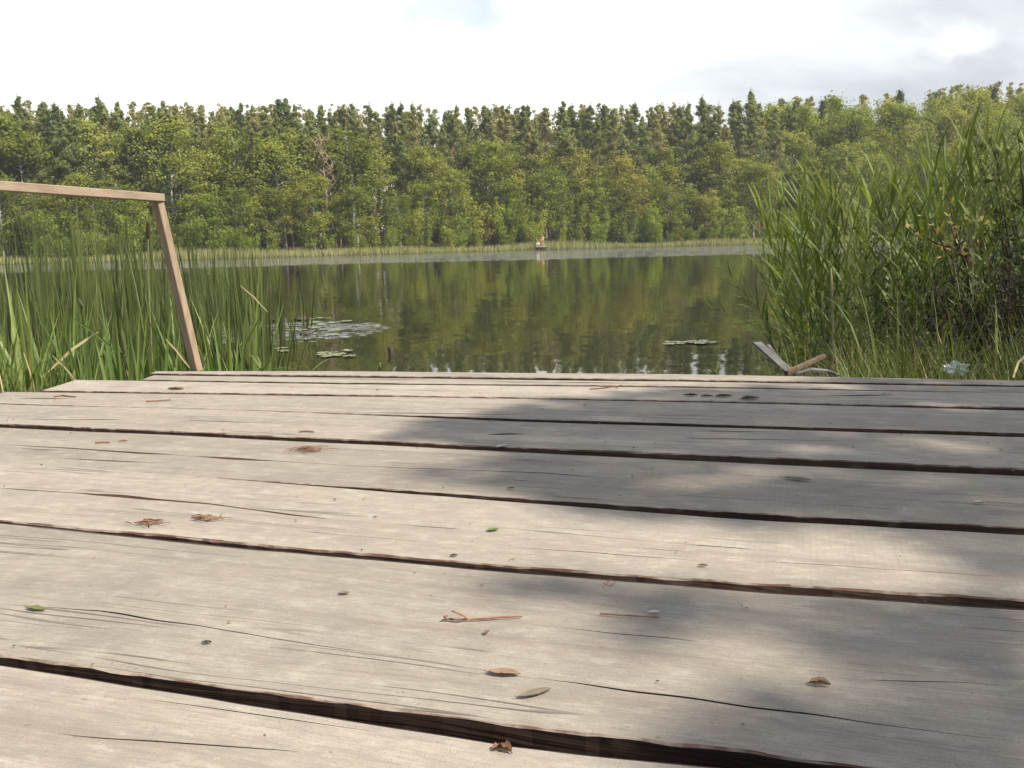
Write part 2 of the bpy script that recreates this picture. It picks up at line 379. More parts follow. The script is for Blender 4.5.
def bagmat():
    m_, N = mat('clear_plastic')
    p = N.n('ShaderNodeBsdfPrincipled'); p.inputs['Base Color'].default_value = (0.78, 0.82, 0.80, 1)
    p.inputs['Roughness'].default_value = 0.18; p.inputs['Specular IOR Level'].default_value = 0.6
    t = N.n('ShaderNodeBsdfTransparent'); mx = N.n('ShaderNodeMixShader'); mx.inputs[0].default_value = 0.28
    N.l(t.outputs[0], mx.inputs[1]); N.l(p.outputs[0], mx.inputs[2])
    o = N.n('ShaderNodeOutputMaterial'); N.l(mx.outputs[0], o.inputs[0]); return m_
M['bag'] = bagmat()

def groundmat():
    m_, N = mat('bank_soil'); tco = N.n('ShaderNodeTexCoord').outputs['Object']
    col = N.mix(N.rng(N.noise(tco, 0.35, 5), 0.35, 0.65), (0.055, 0.060, 0.024), (0.095, 0.075, 0.045))
    col = N.mix(N.rng(N.noise(tco, 6, 4), 0.4, 0.7, 0, 0.6), col, (0.04, 0.03, 0.02))
    p = N.n('ShaderNodeBsdfPrincipled'); N.l(col, p.inputs['Base Color']); p.inputs['Roughness'].default_value = 0.95
    o = N.n('ShaderNodeOutputMaterial'); N.l(p.outputs[0], o.inputs[0]); return m_
M['ground'] = groundmat()

def watermat():
    m_, N = mat('lake_water'); tco = N.n('ShaderNodeTexCoord').outputs['Object']
    s = N.n('ShaderNodeSeparateXYZ'); N.l(tco, s.inputs[0])
    # wind ripples: the far third of the lake, and a cat's paw by the left reeds
    edge = N.m('ADD', s.outputs[1], N.m('MULTIPLY', N.noise(tco, 0.05, 3), 14.0))
    far = N.rng(edge, 50.0, 56.0)
    streak = N.noise(N.scalevec(tco, (0.03, 0.35, 1)), 1.0, 3)
    far = N.m('MULTIPLY', far, N.rng(streak, 0.30, 0.55, 0.65, 1.0))
    paw = pix(292, 331, ZW)
    dx = N.m('MULTIPLY', N.m('SUBTRACT', s.outputs[0], paw.x), 1.0); dy = N.m('MULTIPLY', N.m('SUBTRACT', s.outputs[1], paw.y), 0.75)
    dd = N.m('SQRT', N.m('ADD', N.m('MULTIPLY', dx, dx), N.m('MULTIPLY', dy, dy)))
    pz = N.noise(N.scalevec(tco, (1.2, 2.2, 1)), 1.0, 4, 0.6)
    near = N.m('MULTIPLY', N.rng(dd, 0.40, 1.05, 1.0, 0.0), N.rng(pz, 0.36, 0.50))
    # slopes of the surface, straight from noise so that far ripples keep their strength
    def slopes(vec, sc, det):
        nd = N.n('ShaderNodeTexNoise'); N.l(vec, nd.inputs['Vector']); nd.inputs['Scale'].default_value = sc; nd.inputs['Detail'].default_value = det
        v_ = N.n('ShaderNodeVectorMath', operation='SUBTRACT'); N.l(nd.outputs['Color'], v_.inputs[0]); v_.inputs[1].default_value = (.5, .5, .5); return v_.outputs[0]
    def scaled(v_, f_):
        nd = N.n('ShaderNodeVectorMath', operation='SCALE'); N.l(v_, nd.inputs[0]); N.val(nd.inputs['Scale'], f_); return nd.outputs[0]
    def vadd(a_, b_):
        nd = N.n('ShaderNodeVectorMath', operation='ADD'); N.l(a_, nd.inputs[0]); N.l(b_, nd.inputs[1]); return nd.outputs[0]
    sl_ = scaled(slopes(N.scalevec(tco, (1.2, 0.8, 1)), 1.0, 2), 0.020)
    sl_ = vadd(sl_, scaled(slopes(N.scalevec(tco, (9, 5, 1)), 1.0, 2), 0.026))
    sl_ = vadd(sl_, scaled(slopes(N.scalevec(tco, (2.0, 4.0, 1)), 1.0, 3), N.m('MULTIPLY', far, 3.6)))
    sl_ = vadd(sl_, scaled(slopes(N.scalevec(tco, (12, 24, 1)), 1.0, 2), N.m('MULTIPLY', near, 1.8)))
    xy = N.n('ShaderNodeVectorMath', operation='MULTIPLY'); N.l(sl_, xy.inputs[0]); xy.inputs[1].default_value = (1, 1, 0)
    up_ = N.n('ShaderNodeVectorMath', operation='ADD'); N.l(xy.outputs[0], up_.inputs[0]); up_.inputs[1].default_value = (0, 0, 1)
    b = N.n('ShaderNodeVectorMath', operation='NORMALIZE'); N.l(up_.outputs[0], b.inputs[0])
    p = N.n('ShaderNodeBsdfPrincipled')
    p.inputs['Base Color'].default_value = (0.026, 0.025, 0.011, 1); p.inputs['Roughness'].default_value = 0.03
    p.inputs['IOR'].default_value = 1.333; p.inputs['Specular IOR Level'].default_value = 0.5
    N.l(b.outputs[0], p.inputs['Normal'])
    o = N.n('ShaderNodeOutputMaterial'); N.l(p.outputs[0], o.inputs[0]); return m_
M['water'] = watermat()

# ------------------------------------------------------------------ the setting: terrain and water
SHN = np.array([(-400, 30), (-120, 22), (-40, 12), (-12, 4.2), (-5, 1.9), (-2.4, 1.9), (-1.4, 1.0), (0.9, 1.0), (1.25, 2.5), (1.7, 3.6), (2.4, 4.6), (4, 5.8), (7, 8), (14, 12), (40, 22), (120, 34), (400, 60)], float)
SHF = np.array([(-400, 70), (-150, 86), (-60, 104), (-30, 114), (0, 136), (20, 143), (60, 150), (120, 158), (400, 200)], float)
def near_y(x): return np.interp(x, SHN[:, 0], SHN[:, 1])
def far_y(x): return np.interp(x, SHF[:, 0], SHF[:, 1])
def ground_z(x, y):
    x = np.asarray(x, float); y = np.asarray(y, float)
    dn = near_y(x) - y; df = y - far_y(x)
    d = np.maximum(dn, df)                                      # > 0 on land
    zl = np.where(dn > df, 0.30 * (1 - np.exp(-np.maximum(dn, 0) / 1.6)) - 0.03,
                  0.25 * (1 - np.exp(-np.maximum(df, 0) / 3)) + np.maximum(df - 4, 0) * (0.060 + 0.075 * np.clip((x - 20) / 60, 0, 1)))
    zl = np.where((dn <= df) & (df > 80), np.minimum(zl, 5.0 + 6.0 * np.clip((x - 20) / 60, 0, 1)), zl)
    zw = -np.minimum(1.6, 0.03 + 0.35 * np.maximum(-d, 0))
    z = np.where(d > 0, zl, zw)
    return z
def make_ground():
    xs = np.unique(np.concatenate([np.arange(-3.5, 7, 0.22), np.arange(-14, 18, 1.0), np.linspace(-140, 140, 113), np.linspace(-420, 420, 43)]).round(3))
    ys = np.unique(np.concatenate([np.arange(-3, 9, 0.22), np.arange(-10, 24, 1.0), np.linspace(70, 240, 90), np.linspace(-120, 420, 46)]).round(3))
    X, Y = np.meshgrid(xs, ys); Z = ground_z(X, Y)
    Z = np.where((np.abs(X) < 12) & (Y < 12) & (Z > 0), Z + 0.02 * np.sin(X * 3.1) * np.cos(Y * 2.7), Z)
    v = np.stack([X, Y, Z], -1).reshape(-1, 3); nx = len(xs)
    f = [(j * nx + i, j * nx + i + 1, (j + 1) * nx + i + 1, (j + 1) * nx + i) for j in range(len(ys) - 1) for i in range(nx - 1)]
    me = bpy.data.meshes.new('ground'); me.from_pydata(v.tolist(), [], f); me.materials.append(M['ground'])
    me.polygons.foreach_set('use_smooth', [True] * len(f)); me.update()
    return tag(mesh_obj('ground', me), kind='structure')
make_ground()
mb = MB(); mb.add([(-400, -60, 0), (400, -60, 0), (400, 320, 0), (-400, 320, 0)], [(0, 1, 2, 3)])
tag(mb.build('water', M['water']), kind='structure')

# ------------------------------------------------------------------ the dock
def vnoise(x, step, seed):
    r = np.random.RandomState(seed); x = np.asarray(x); i0 = math.floor(x.min() / step) - 2
    n = int((x.max() - x.min()) / step) + 8; t = r.uniform(-1, 1, n)
    q = x / step - i0; i = np.floor(q).astype(int); f = q - i; f = f * f * (3 - 2 * f)
    return t[i] * (1 - f) + t[i + 1] * f
# gaps between boards as seen: (x, upper edge y, lower edge y)
GAPS = [
    [(0, 654, 665), (256, 690, 705), (512, 726, 745), (724, 749, 768)],
    [(0, 520.2, 523.6), (256, 545, 549.6), (512, 566, 571.5), (768, 583.5, 592), (1024, 599, 609)],
    [(0, 461.6, 462.3), (183, 474.7, 475.7), (512, 497.5, 502), (768, 513, 520.5), (1024, 526, 534)],
    [(0, 423.8, 427.2), (173, 431.5, 434.2), (512, 446.5, 451.2), (768, 457, 463.5), (1024, 468.5, 475)],
    [(51, 404.6, 405.8), (227, 408.4, 409.6), (512, 418.4, 420.6), (768, 426, 429), (1024, 432.8, 437)],
    [(13, 391.0, 391.6), (257, 393.2, 394.2), (512, 397.4, 398.4), (768, 402.2, 403.8), (1024, 408, 410.2)],
    [(143, 379.4, 381.2), (340, 382.2, 384.2), (680, 385.7, 387.4), (1024, 392.6, 393.6)],
    [(159, 373.7, 375.0), (340, 375.4, 377.0), (680, 379.5, 381.2), (1024, 385.4, 386.6)],
]
FAR = [(159, 371.4), (340, 371.0), (680, 374.2), (830, 377.0), (1024, 380.2)]
def wline(pts):
    w = [pix(px, py, ZD) for px, py in pts]
    xs = np.array([p.x for p in w]); ys = np.array([p.y for p in w])
    def f(x):
        x = np.asarray(x, float); y = np.interp(x, xs, ys)
        s0 = (ys[-1] - ys[0]) / (xs[-1] - xs[0])
        y = np.where(x < xs[0], ys[0] + s0 * (x - xs[0]), y); y = np.where(x > xs[-1], ys[-1] + s0 * (x - xs[-1]), y)
        return y
    return f
LOW = [wline([(x, b) for x, t, b in g]) for g in GAPS]      # rear edge of the nearer board
UPP = [wline([(x, t) for x, t, b in g]) for g in GAPS]      # front edge of the farther board
FARL = wline(FAR)
off = lambda f, d: (lambda x, f=f, d=d: f(x) - d)
bounds = [(off(LOW[0], 0.30), LOW[0])]                       # board under the camera's nose first, then outwards
for k in range(len(GAPS)):
    bounds.append((UPP[k], LOW[k + 1] if k + 1 < len(GAPS) else FARL))
back = off(LOW[0], 0.30)
for w, gp in ((0.28, 0.02), (0.33, 0.015), (0.26, 0.02), (0.30, 0.02)):   # the dock goes on behind
    d0 = getattr(back, 'd', 0.30)
    prev = bounds[0][0]
    bounds.insert(0, ((lambda x, p=prev, w=w, g=gp: p(x) - g - w), (lambda x, p=prev, g=gp: p(x) - g)))
LEFT = [-2.35, -2.30, -2.22, -2.2, -2.1, -2.02, -1.86, -1.72, -1.62]
# checks (splits) cut into boards, in pixels of the photograph: far index from first visible board
CRACK = {
    0: [([(60, 735), (300, 752)], 1.0), ([(150, 700), (380, 733)], 0.7)],
    7: [([(330, 378.6), (430, 379.6)], 2.4), ([(470, 381), (640, 383)], 2.6)],
    1: [([(0, 604), (100, 611), (240, 632), (512, 674), (768, 708), (1024, 742)], 2.6), ([(560, 627), (700, 641)], 1.2), ([(870, 679), (950, 682), (1024, 686)], 3.2)],
    2: [([(0, 488), (110, 495), (212, 504), (330, 519)], 5.0), ([(400, 524), (462, 528.5)], 3.4), ([(300, 531), (420, 541)], 1.2), ([(760, 560), (1000, 575)], 1.4), ([(512, 546), (700, 560)], 1.0), ([(690, 544), (745, 547.5)], 2.6)],
    3: [([(0, 443.8), (90, 449), (366, 466), (549, 473), (600, 477)], 4.6), ([(0, 455), (160, 462)], 2.2), ([(640, 492), (900, 508)], 1.6), ([(20, 447.8), (60, 450)], 2.0)],
    4: [([(690, 430.5), (790, 432)], 1.8), ([(480, 434), (540, 432)], 3.4), ([(600, 436), (860, 441)], 2.0), ([(20, 419.5), (135, 419.5)], 2.6), ([(185, 420.5), (320, 424)], 2.2)],
    5: [([(20, 398.2), (75, 398.8)], 2.2), ([(330, 411.5), (520, 414.5)], 1.8), ([(105, 399.5), (190, 400.6)], 1.8)],
    6: [([(810, 396), (893, 395)], 3.2), ([(400, 390.5), (480, 391)], 2.6)],
}
dock = empty('wooden_dock', (0, 1.5, ZD))
tag(dock, 'low weathered grey plank dock with wide gapped boards, running out over the lake', 'dock')
BANG = math.atan2(UPP[2](1.0) - UPP[2](-1.0), 2.0)
def make_board(idx, fr, bk, xl, xr, cracks, seed):
    k_off = 1.0 if 0 <= idx < 3 else 0.45 if 3 <= idx < 8 else 0.0
    r = np.random.RandomState(seed)
    X = np.arange(xl, xr, 0.011)
    yf = fr(X) + vnoise(X, 0.23, seed) * 0.0028 + vnoise(X, 0.045, seed + 1) * 0.0016 + vnoise(X, 0.013, seed + 2) * 0.0012
    yb = bk(X) + np.minimum(0.9 * bk(X) ** 2 / 360, 0.006) * (k_off) + vnoise(X, 0.25, seed + 3) * 0.0020 + vnoise(X, 0.06, seed + 4) * 0.0010
    # ends sawn slightly askew
    wid = yb - yf
    zt = ZD + r.uniform(-0.001, 0.001) + vnoise(X, 0.7, seed + 5) * 0.0012
    cr = []
    for pts, wmm in cracks:
        w = [pix(a, b, ZD) for a, b in pts]; cxs = np.array([p.x for p in w]); cys = np.array([p.y for p in w])
        yy = np.interp(X, cxs, cys)
        slope = (yf[-1] - yf[0]) / (X[-1] - X[0])
        yy = np.where(X < cxs[0], cys[0] + slope * (X - cxs[0]), yy); yy = np.where(X > cxs[-1], cys[-1] + slope * (X - cxs[-1]), yy)
        t = np.clip((X - cxs[0]) / (cxs[-1] - cxs[0]), 0, 1)
        amp = np.sin(np.pi * t) ** 0.5
        amp = amp * np.clip(0.55 + 0.6 * vnoise(X, 0.11, seed + 9), 0.10, 1.2)
        yy = yy + vnoise(X, 0.05, seed + 8) * 0.0015
        cr.append((yy, wmm * 0.0019 * max(1.0, (float(np.mean(cys)) / 1.0) ** 1.1) * amp + 0.00005, amp))
    cr.sort(key=lambda c: c[0].mean())
    rows = [(yf + 0.004, zt - 0.048, 1), (yf + 0.001, zt - 0.018, 1), (yf, zt - 0.0016 + vnoise(X, 0.03, seed + 6) * 0.0010, 2), (yf + 0.0028 + 0.0016 * vnoise(X, .02, seed + 12), zt, 0)]
    marks = [(yf + 0.0045)] + [None] * 0
    lo = yf + 0.0045
    segs = cr + [None]
    for c in segs:
        hi = (c[0] - c[1] / 2) if c else yb - 0.004
        nmid = 3
        for k in range(1, nmid + 1):
            rows.append((lo + (hi - lo) * k / (nmid + 1), zt, 0))
        if c:
            rows.append((c[0] - c[1] / 2, zt, 0)); rows.append((c[0], zt - 0.016 * np.clip(c[2], 0, 1), 1)); rows.append((c[0] + c[1] / 2, zt, 1))
            lo = c[0] + c[1] / 2
    rows += [(yb - 0.004, zt, 0), (yb, zt - 0.0009, 1), (yb - 0.001, zt - 0.02, 1), (yb - 0.003, zt - 0.048, 1)]
    nR = len(rows); nX = len(X)
    V = np.zeros((nR, nX, 3)); 
    for j, (yy, zz, mi) in enumerate(rows):
        V[j, :, 0] = X; V[j, :, 1] = yy; V[j, :, 2] = zz
        vq = (yy - yf) / wid
        if 3 <= j < nR - 3: V[j, :, 2] += -0.0016 * np.clip(4 * (vq - 0.5) ** 2, 0, 1) * (1 if idx % 2 else -0.6) * 0.6
    # skewed ends
    me = bpy.data.meshes.new('board'); vv = V.reshape(-1, 3); o0 = Vector((0, 1.5, ZD)); vv = vv - np.array(o0)
    f = []; mi = []
    for j in range(nR):
        j2 = (j + 1) % nR
        m_ = 1 if (rows[j][2] and (rows[j2][2] or j <= 2)) or j == nR - 1 else 0
        if j >= nR - 5 and j2 >= nR - 3: m_ = 1
        if j == 2: m_ = 2
        for i in range(nX - 1): f.append((j * nX + i, j * nX + i + 1, j2 * nX + i + 1, j2 * nX + i)); mi.append(m_)
    f.append(tuple(j * nX for j in range(nR))); mi.append(1)
    f.append(tuple(j * nX + nX - 1 for j in range(nR - 1, -1, -1))); mi.append(1)
    me.from_pydata(vv.tolist(), [], f); me.materials.append(M['deck']); me.materials.append(M['shadededge'] if idx <= 1 else M['edge']); me.materials.append(M['rim'])
    me.polygons.foreach_set('material_index', mi)
    uvl = me.uv_layers.new(name='grain')
    ca, sa = math.cos(BANG), math.sin(BANG)
    P = vv + np.array(o0); uu = P[:, 0] * ca + P[:, 1] * sa + seed * 3.7; vvv = -P[:, 0] * sa + P[:, 1] * ca + seed * 1.31
    # on the edges use height for v so that the grain follows
    vvv = vvv + P[:, 2]
    li = np.zeros(len(me.loops), int); me.loops.foreach_get('vertex_index', li)
    uvl.data.foreach_set('uv', np.stack([uu[li], vvv[li]], 1).ravel())
    me.update()
    bpy_o = mesh_obj('board', me, dock)
    return bpy_o
first_vis = 4                                                     # bounds index of the nearest board in the picture
for i, (fr, bk) in enumerate(bounds):
    k = i - first_vis
    xl = LEFT[max(0, k)] if k < 9 else -1.2
    if k == 5: xl = pix(-6, 395, ZD).x
    if k == 6: xl = pix(55, 387, ZD).x
    if k == 7: xl = pix(143, 379, ZD).x
    if k == 8: xl = pix(152, 373, ZD).x
    if k < 0: xl = -2.4 - 0.02 * i
    xr = 2.35 + 0.05 * math.sin(i * 2.3)
    make_board(k, fr, bk, xl, xr, CRACK.get(k, []), 100 + i * 17)
def boxmesh(mb_, p0, p1, w, h, upv=(0, 0, 1), mi=0, bev=0.0):
    """bar from p0 to p1, w wide, h high"""
    p0 = Vector(p0); p1 = Vector(p1); t = (p1 - p0).normalized(); s_ = t.cross(Vector(upv)).normalized(); u_ = s_.cross(t)
    b = bev or min(w, h) * 0.08
    prof = [(-w/2+b, -h/2), (w/2-b, -h/2), (w/2, -h/2+b), (w/2, h/2-b), (w/2-b, h/2), (-w/2+b, h/2), (-w/2, h/2-b), (-w/2, -h/2+b)]
    vs_ = [p + s_ * a + u_ * c for p in (p0, p1) for a, c in prof]
    fs_ = [(k, (k + 1) % 8, 8 + (k + 1) % 8, 8 + k) for k in range(8)] + [tuple(range(7, -1, -1)), tuple(range(8, 16))]
    mb_.add(vs_, fs_, mi)
D0 = Vector((0, 1.5, ZD))
for bx in (-1.0, 0.45, 1.9):                                      # joists under the boards
    mb = MB(); boxmesh(mb, Vector((bx - 0.55, -1.2, ZD - 0.112)) - D0, Vector((bx + 0.1, 2.74 - 0.25 * (bx + 1), ZD - 0.112)) - D0, 0.10, 0.12)
    mb.build('joist', M['beam'], dock)
for bx, by in ((-0.95, 2.5), (0.45, 2.15), (1.85, 1.85), (-1.45, 0.6), (0.1, 0.3), (1.5, 0.1)):
    mb = MB(); mb.tube([Vector((bx, by, -0.5)) - D0, Vector((bx, by, ZD - 0.175)) - D0], [0.07, 0.06], 10)
    mb.build('piling', M['beam'], dock)

# ------------------------------------------------------------------ the lath railing
pb = pix(197, 370.5, ZD); Yp = pb.y
pt = pix_at(156.5, 197, Yp)
rail = empty('lath_railing', pb)
tag(rail, 'slanted bare wooden post carrying a thin handrail lath on the dock corner', 'railing')
mb = MB(); boxmesh(mb, (0, 0, -0.002), pt - pb, 0.034, 0.026, (0.50, 0.86, 0)); mb.build('post', M['lath'], rail)
pr0 = pix_at(161, 197.8, Yp + 0.005); pr1 = pix_at(-2, 186.0, Yp * 0.80)
dirr = (pr1 - pr0).normalized(); end = pr0 + dirr * 2.4
mb = MB(); boxmesh(mb, pr0 - pb, end - pb, 0.030, 0.026); mb.build('handrail', M['lathrail'], rail)
pe = pr0 + dirr * 2.3; mb = MB(); boxmesh(mb, Vector((pe.x + 0.05, pe.y, ZD - 0.002)) - pb, Vector((pe.x, pe.y, pe.z - 0.013)) - pb, 0.040, 0.028, (0.5, 0.86, 0)); mb.build('post', M['lath'], rail)

# ------------------------------------------------------------------ far forest
def limb(mb_, p0, d, L, r0, bend, n=4, seed=0):
    r = random.Random(seed); pts = []; p = Vector(p0); d = Vector(d).normalized()
    for i in range(n + 1):
        pts.append(p.copy()); d = (d + Vector((r.uniform(-.15, .15), r.uniform(-.15, .15), bend))).normalized(); p = p + d * (L / n)
    mb_.tube(pts, [max(0.012, r0 * (1 - i / (n + 0.6))) for i in range(n + 1)], 4)
    return pts

def tree_proto(kind, seed):
    r = random.Random(seed); nr = np.random.RandomState(seed)
    tm, cm = MB(), MB(); cs = []
    root_name = {'pine': 'pine_tree', 'spruce': 'spruce_tree', 'birch': 'birch_tree', 'shrub': 'shore_bush', 'dark': 'shore_bush', 'dead': 'dead_tree'}[kind]
    if kind == 'pine':
        H = 20; bx, by = r.uniform(-.5, .5), r.uniform(-.5, .5)
        tp = [Vector((bx * math.sin(t * 2), by * math.sin(t * 1.7), H * t)) for t in np.linspace(0, 0.97, 9)]
        tm.tube(tp, [0.20 * (1 - 0.8 * t) for t in np.linspace(0, 1, 9)], 6)
        base = r.uniform(0.34, 0.56); wv = r.uniform(.75, 1.15)
        for k in range(46):
            t = base + (1 - base) * (k / 45) ** 0.9 * 0.97; h = H * t
            q = (t - base) / (1 - base)
            L = (3.6 * (1 - q) ** 1.0 * (0.55 + 0.45 * min(1, q * 4)) + 0.16) * r.uniform(0.5, 1.25) * wv
            az = r.uniform(0, 6.283); i = t * 8 / 0.97; o = tp[min(8, int(i))]
            pts = limb(tm, (o.x, o.y, h), (math.cos(az), math.sin(az), 0.1 + 0.5 * q), L, 0.05, 0.10, 3, seed * 50 + k)
            for s_ in (0.45, 0.7, 0.88, 1.0):
                a = s_ * 3; j = min(2, int(a)); p = pts[j].lerp(pts[j + 1], a - j)
                m_ = 30
                cs.append(np.array(p) + nr.normal(size=(m_, 3)) * np.array([0.42, 0.42, 0.26]) * (0.24 + 0.95 * (1 - q)))
        cs.append(np.array(tp[-1]) + np.array([0, 0, .25]) + nr.normal(size=(45, 3)) * np.array([.10, .10, .42]))
        cm.quads(np.concatenate(cs), 0.29, 0.5, 0, seed, 0.5)
    elif kind == 'spruce':
        H = 19; tm.tube([(0, 0, H * t) for t in np.linspace(0, 0.99, 6)], [0.18 * (1 - 0.93 * t) for t in np.linspace(0, 1, 6)], 6)
        for k in range(75):
            t = 0.06 + 0.93 * k / 74; h = H * t; L = (0.165 * (H - h) + 0.18) * r.uniform(0.65, 1.12); az = r.uniform(0, 6.283)
            pts = limb(tm, (0, 0, h), (math.cos(az), math.sin(az), -0.05 + 0.4 * (t > .9)), L, 0.035, -0.10, 3, seed * 50 + k)
            for s_ in (0.3, 0.5, 0.7, 0.85, 1.0):
                a = s_ * 3; j = min(2, int(a)); p = pts[j].lerp(pts[j + 1], a - j)
                cs.append(np.array(p) - np.array([0, 0, 0.12]) + nr.normal(size=(9, 3)) * np.array([0.24, 0.24, 0.20]))
        cm.quads(np.concatenate(cs), 0.36, 0.45, 0, seed, 0.3)
    elif kind == 'birch':
        H = 14; bx, by = r.uniform(-.8, .8), r.uniform(-.6, .6)
        tp = [Vector((bx * t * t, by * t * t, H * 0.92 * t)) for t in np.linspace(0, 1, 8)]
        tm.tube(tp, [0.15 * (1 - 0.88 * t) for t in np.linspace(0, 1, 8)], 6)
        for k in range(46):
            t = r.uniform(0.22, 0.98); o = tp[min(7, int(t * 7))]; az = r.uniform(0, 6.283)
            prof = math.sin(math.pi * min(1, (t - 0.12) / 0.92)) ** 0.8
            L = (3.0 * prof + 0.3) * r.uniform(0.55, 1.15)
            pts = limb(tm, (o.x, o.y, H * 0.92 * t), (math.cos(az), math.sin(az), 0.75), L, 0.045, -0.05, 3, seed * 50 + k)
            for s_ in (0.6, 0.85, 1.05):
                a = min(2.99, s_ * 3); j = int(a); p = pts[j].lerp(pts[j + 1], a - j)
                cs.append(np.array(p) + nr.normal(size=(42, 3)) * np.array([0.58, 0.58, 0.52]) * r.uniform(0.7, 1.1) - np.array([0, 0, 0.15]))
        cm.quads(np.concatenate(cs), 0.25, 0.75, 0, seed, 0.3)
    elif kind in ('shrub', 'dark'):
        H = 6
        for st in range(5):
            az = st * 1.26 + r.uniform(-.4, .4); lean = r.uniform(0.10, 0.42)
            pts = limb(tm, (0.15 * math.cos(az), 0.15 * math.sin(az), 0), (lean * math.cos(az), lean * math.sin(az), 1), H * r.uniform(0.65, 1.0), 0.06, 0.0, 6, seed * 9 + st)
            for k in range(17):
                i = r.uniform(0.6, 6); j = min(5, int(i)); p = pts[j].lerp(pts[j + 1], i - j)
                az2 = r.uniform(0, 6.283); L = r.uniform(0.3, 1.0) * (1.15 - 0.10 * i)
                p = p + Vector((math.cos(az2) * L, math.sin(az2) * L, r.uniform(-.2, .4)))
                cs.append(np.array(p) + nr.normal(size=(26, 3)) * np.array([0.30, 0.30, 0.28]))
        cm.quads(np.concatenate(cs), 0.24, 0.7, 0, seed, 0.3)
    else:
        H = 15; tp = [Vector((0.5 * t * t, 0, H * t)) for t in np.linspace(0, 1, 8)]
        tm.tube(tp, [0.22 * (1 - 0.85 * t) for t in np.linspace(0, 1, 8)], 6)
        for k in range(26):
            t = r.uniform(0.45, 1.0); o = tp[min(7, int(t * 7))]; az = r.uniform(0, 6.283)
            pts = limb(tm, (o.x, o.y, H * t), (math.cos(az), math.sin(az), 0.7), r.uniform(1.0, 3.2), 0.085, 0.12, 4, seed + k)
            for s_ in range(3):
                az += 1.1; limb(tm, pts[2 + s_ % 2], (math.cos(az), math.sin(az), 0.8), r.uniform(0.6, 1.4), 0.05, 0.05, 3, seed + k * 5 + s_)
    bark = {'pine': 'pine_bark', 'spruce': 'spruce_bark', 'birch': 'birch_bark', 'shrub': 'spruce_bark', 'dark': 'stemdark', 'dead': 'dead_bark'}[kind]
    root = empty(root_name, (0, -500, 0)); parts = []
    parts.append(tm.build('stems' if kind in ('shrub', 'dark') else 'trunk', M[bark], root))
    if kind != 'dead':
        parts.append(cm.build('crown', M[{'pine': 'pine', 'spruce': 'spruce', 'birch': 'birch', 'shrub': 'shrub', 'dark': 'darkshrub'}[kind]], root))
    return [root, parts, False]
PROTO = {k: [tree_proto(k, 31 + i * 7 + 100 * j) for i in range(n)] for j, (k, n) in enumerate((('pine', 8), ('spruce', 3), ('birch', 7), ('shrub', 4), ('dark', 1), ('dead', 1)))}
NHT = {'pine': 20, 'spruce': 19, 'birch': 14, 'shrub': 6, 'dark': 6, 'dead': 15}
LAB = {'pine': ('tall pine with grey-green crown and bare reddish trunk in the forest across the lake', 'tree', 'pines in the forest across the lake'),
       'spruce': ('dark pointed spruce standing among the pines across the lake', 'tree', 'spruces in the forest across the lake'),
       'birch': ('light yellow-green birch with pale trunk in front of the pines across the lake', 'tree', 'birches in the forest across the lake'),
       'shrub': ('low bright green bush behind the reeds of the far shore', 'bush', 'bushes along the far shore'),
       'dark': ('dark brownish bush beside the little pale landing on the far shore', 'bush', None),
       'dead': ('bare reddish-brown dead tree standing in the forest across the lake', 'tree', None)}
def put_tree(kind, x, y, h, label=None, group=True, wide=1.0, var=None):
    pr = PROTO[kind][var if var is not None else rnd.randrange(len(PROTO[kind]))]
    s_ = h / NHT[kind]; loc = (x, y, float(ground_z(x, y)) - 0.05); rz = rnd.uniform(0, 6.283)
    sc_ = (s_ * wide * rnd.uniform(0.9, 1.1),) * 2 + (s_,)
    if not pr[2]:
        o = pr[0]; pr[2] = True; o.location = loc; o.rotation_euler = (0, 0, rz); o.scale = sc_
    else: o = copy_tree(pr[0], pr[1], loc, rz, sc_)
    L = LAB[kind]
    for k_ in ('group', 'label'):
        if k_ in o: del o[k_]
    tag(o, label or L[0], L[1], (L[2] if group and not label else None)); return o
def far_at(px, behind):
    """ground point seen at pixel column px, so many metres behind the far shore"""
    d = pray(px, 248); t = 140.0
    for _ in range(12):
        x = d.x * t / d.y; t = float(far_y(x)) + behind
    return d.x * t / d.y, t
# singled-out trees of the photograph
x, y = far_at(519, 6.0); put_tree('shrub', x, y, 9.6, 'bright green cone-shaped tree left of the little landing on the far shore', wide=0.75, var=0)
x, y = far_at(556, 3.2); put_tree('dark', x, y, 4.2, LAB['dark'][0], wide=0.8)
x, y = far_at(330, 12); put_tree('dead', x, y, 14.8, LAB['dead'][0])
x, y = far_at(733, 34); put_tree('spruce', x, y, 24.0, 'tallest dark spruce poking above the forest skyline right of the lake centre')
x, y = far_at(577, 5.0); put_tree('spruce', x, y, 7.6, 'small young green conifer right of the dark bush on the far shore', wide=1.2)
x, y = far_at(28, 14); put_tree('spruce', x, y, 15.5)
for px in (112, 448, 525, 250, 655, 690):
    x, y = far_at(px + rnd.uniform(-8, 8), rnd.uniform(14, 30)); put_tree('spruce', x, y, rnd.uniform(15, 20))
def skyline(x, y, drop=0.0):
    px = to_pix((x, y, 12))[0]
    e = (245 - 0.024 * (px - 512) - np.interp(px, [0, 420, 700, 800, 1024], [109, 113, 108, 103, 88])) / 900.0
    return float(e * math.hypot(x, y) * math.cos(math.atan2(x, y)) + CZ - ground_z(x, y) - drop)
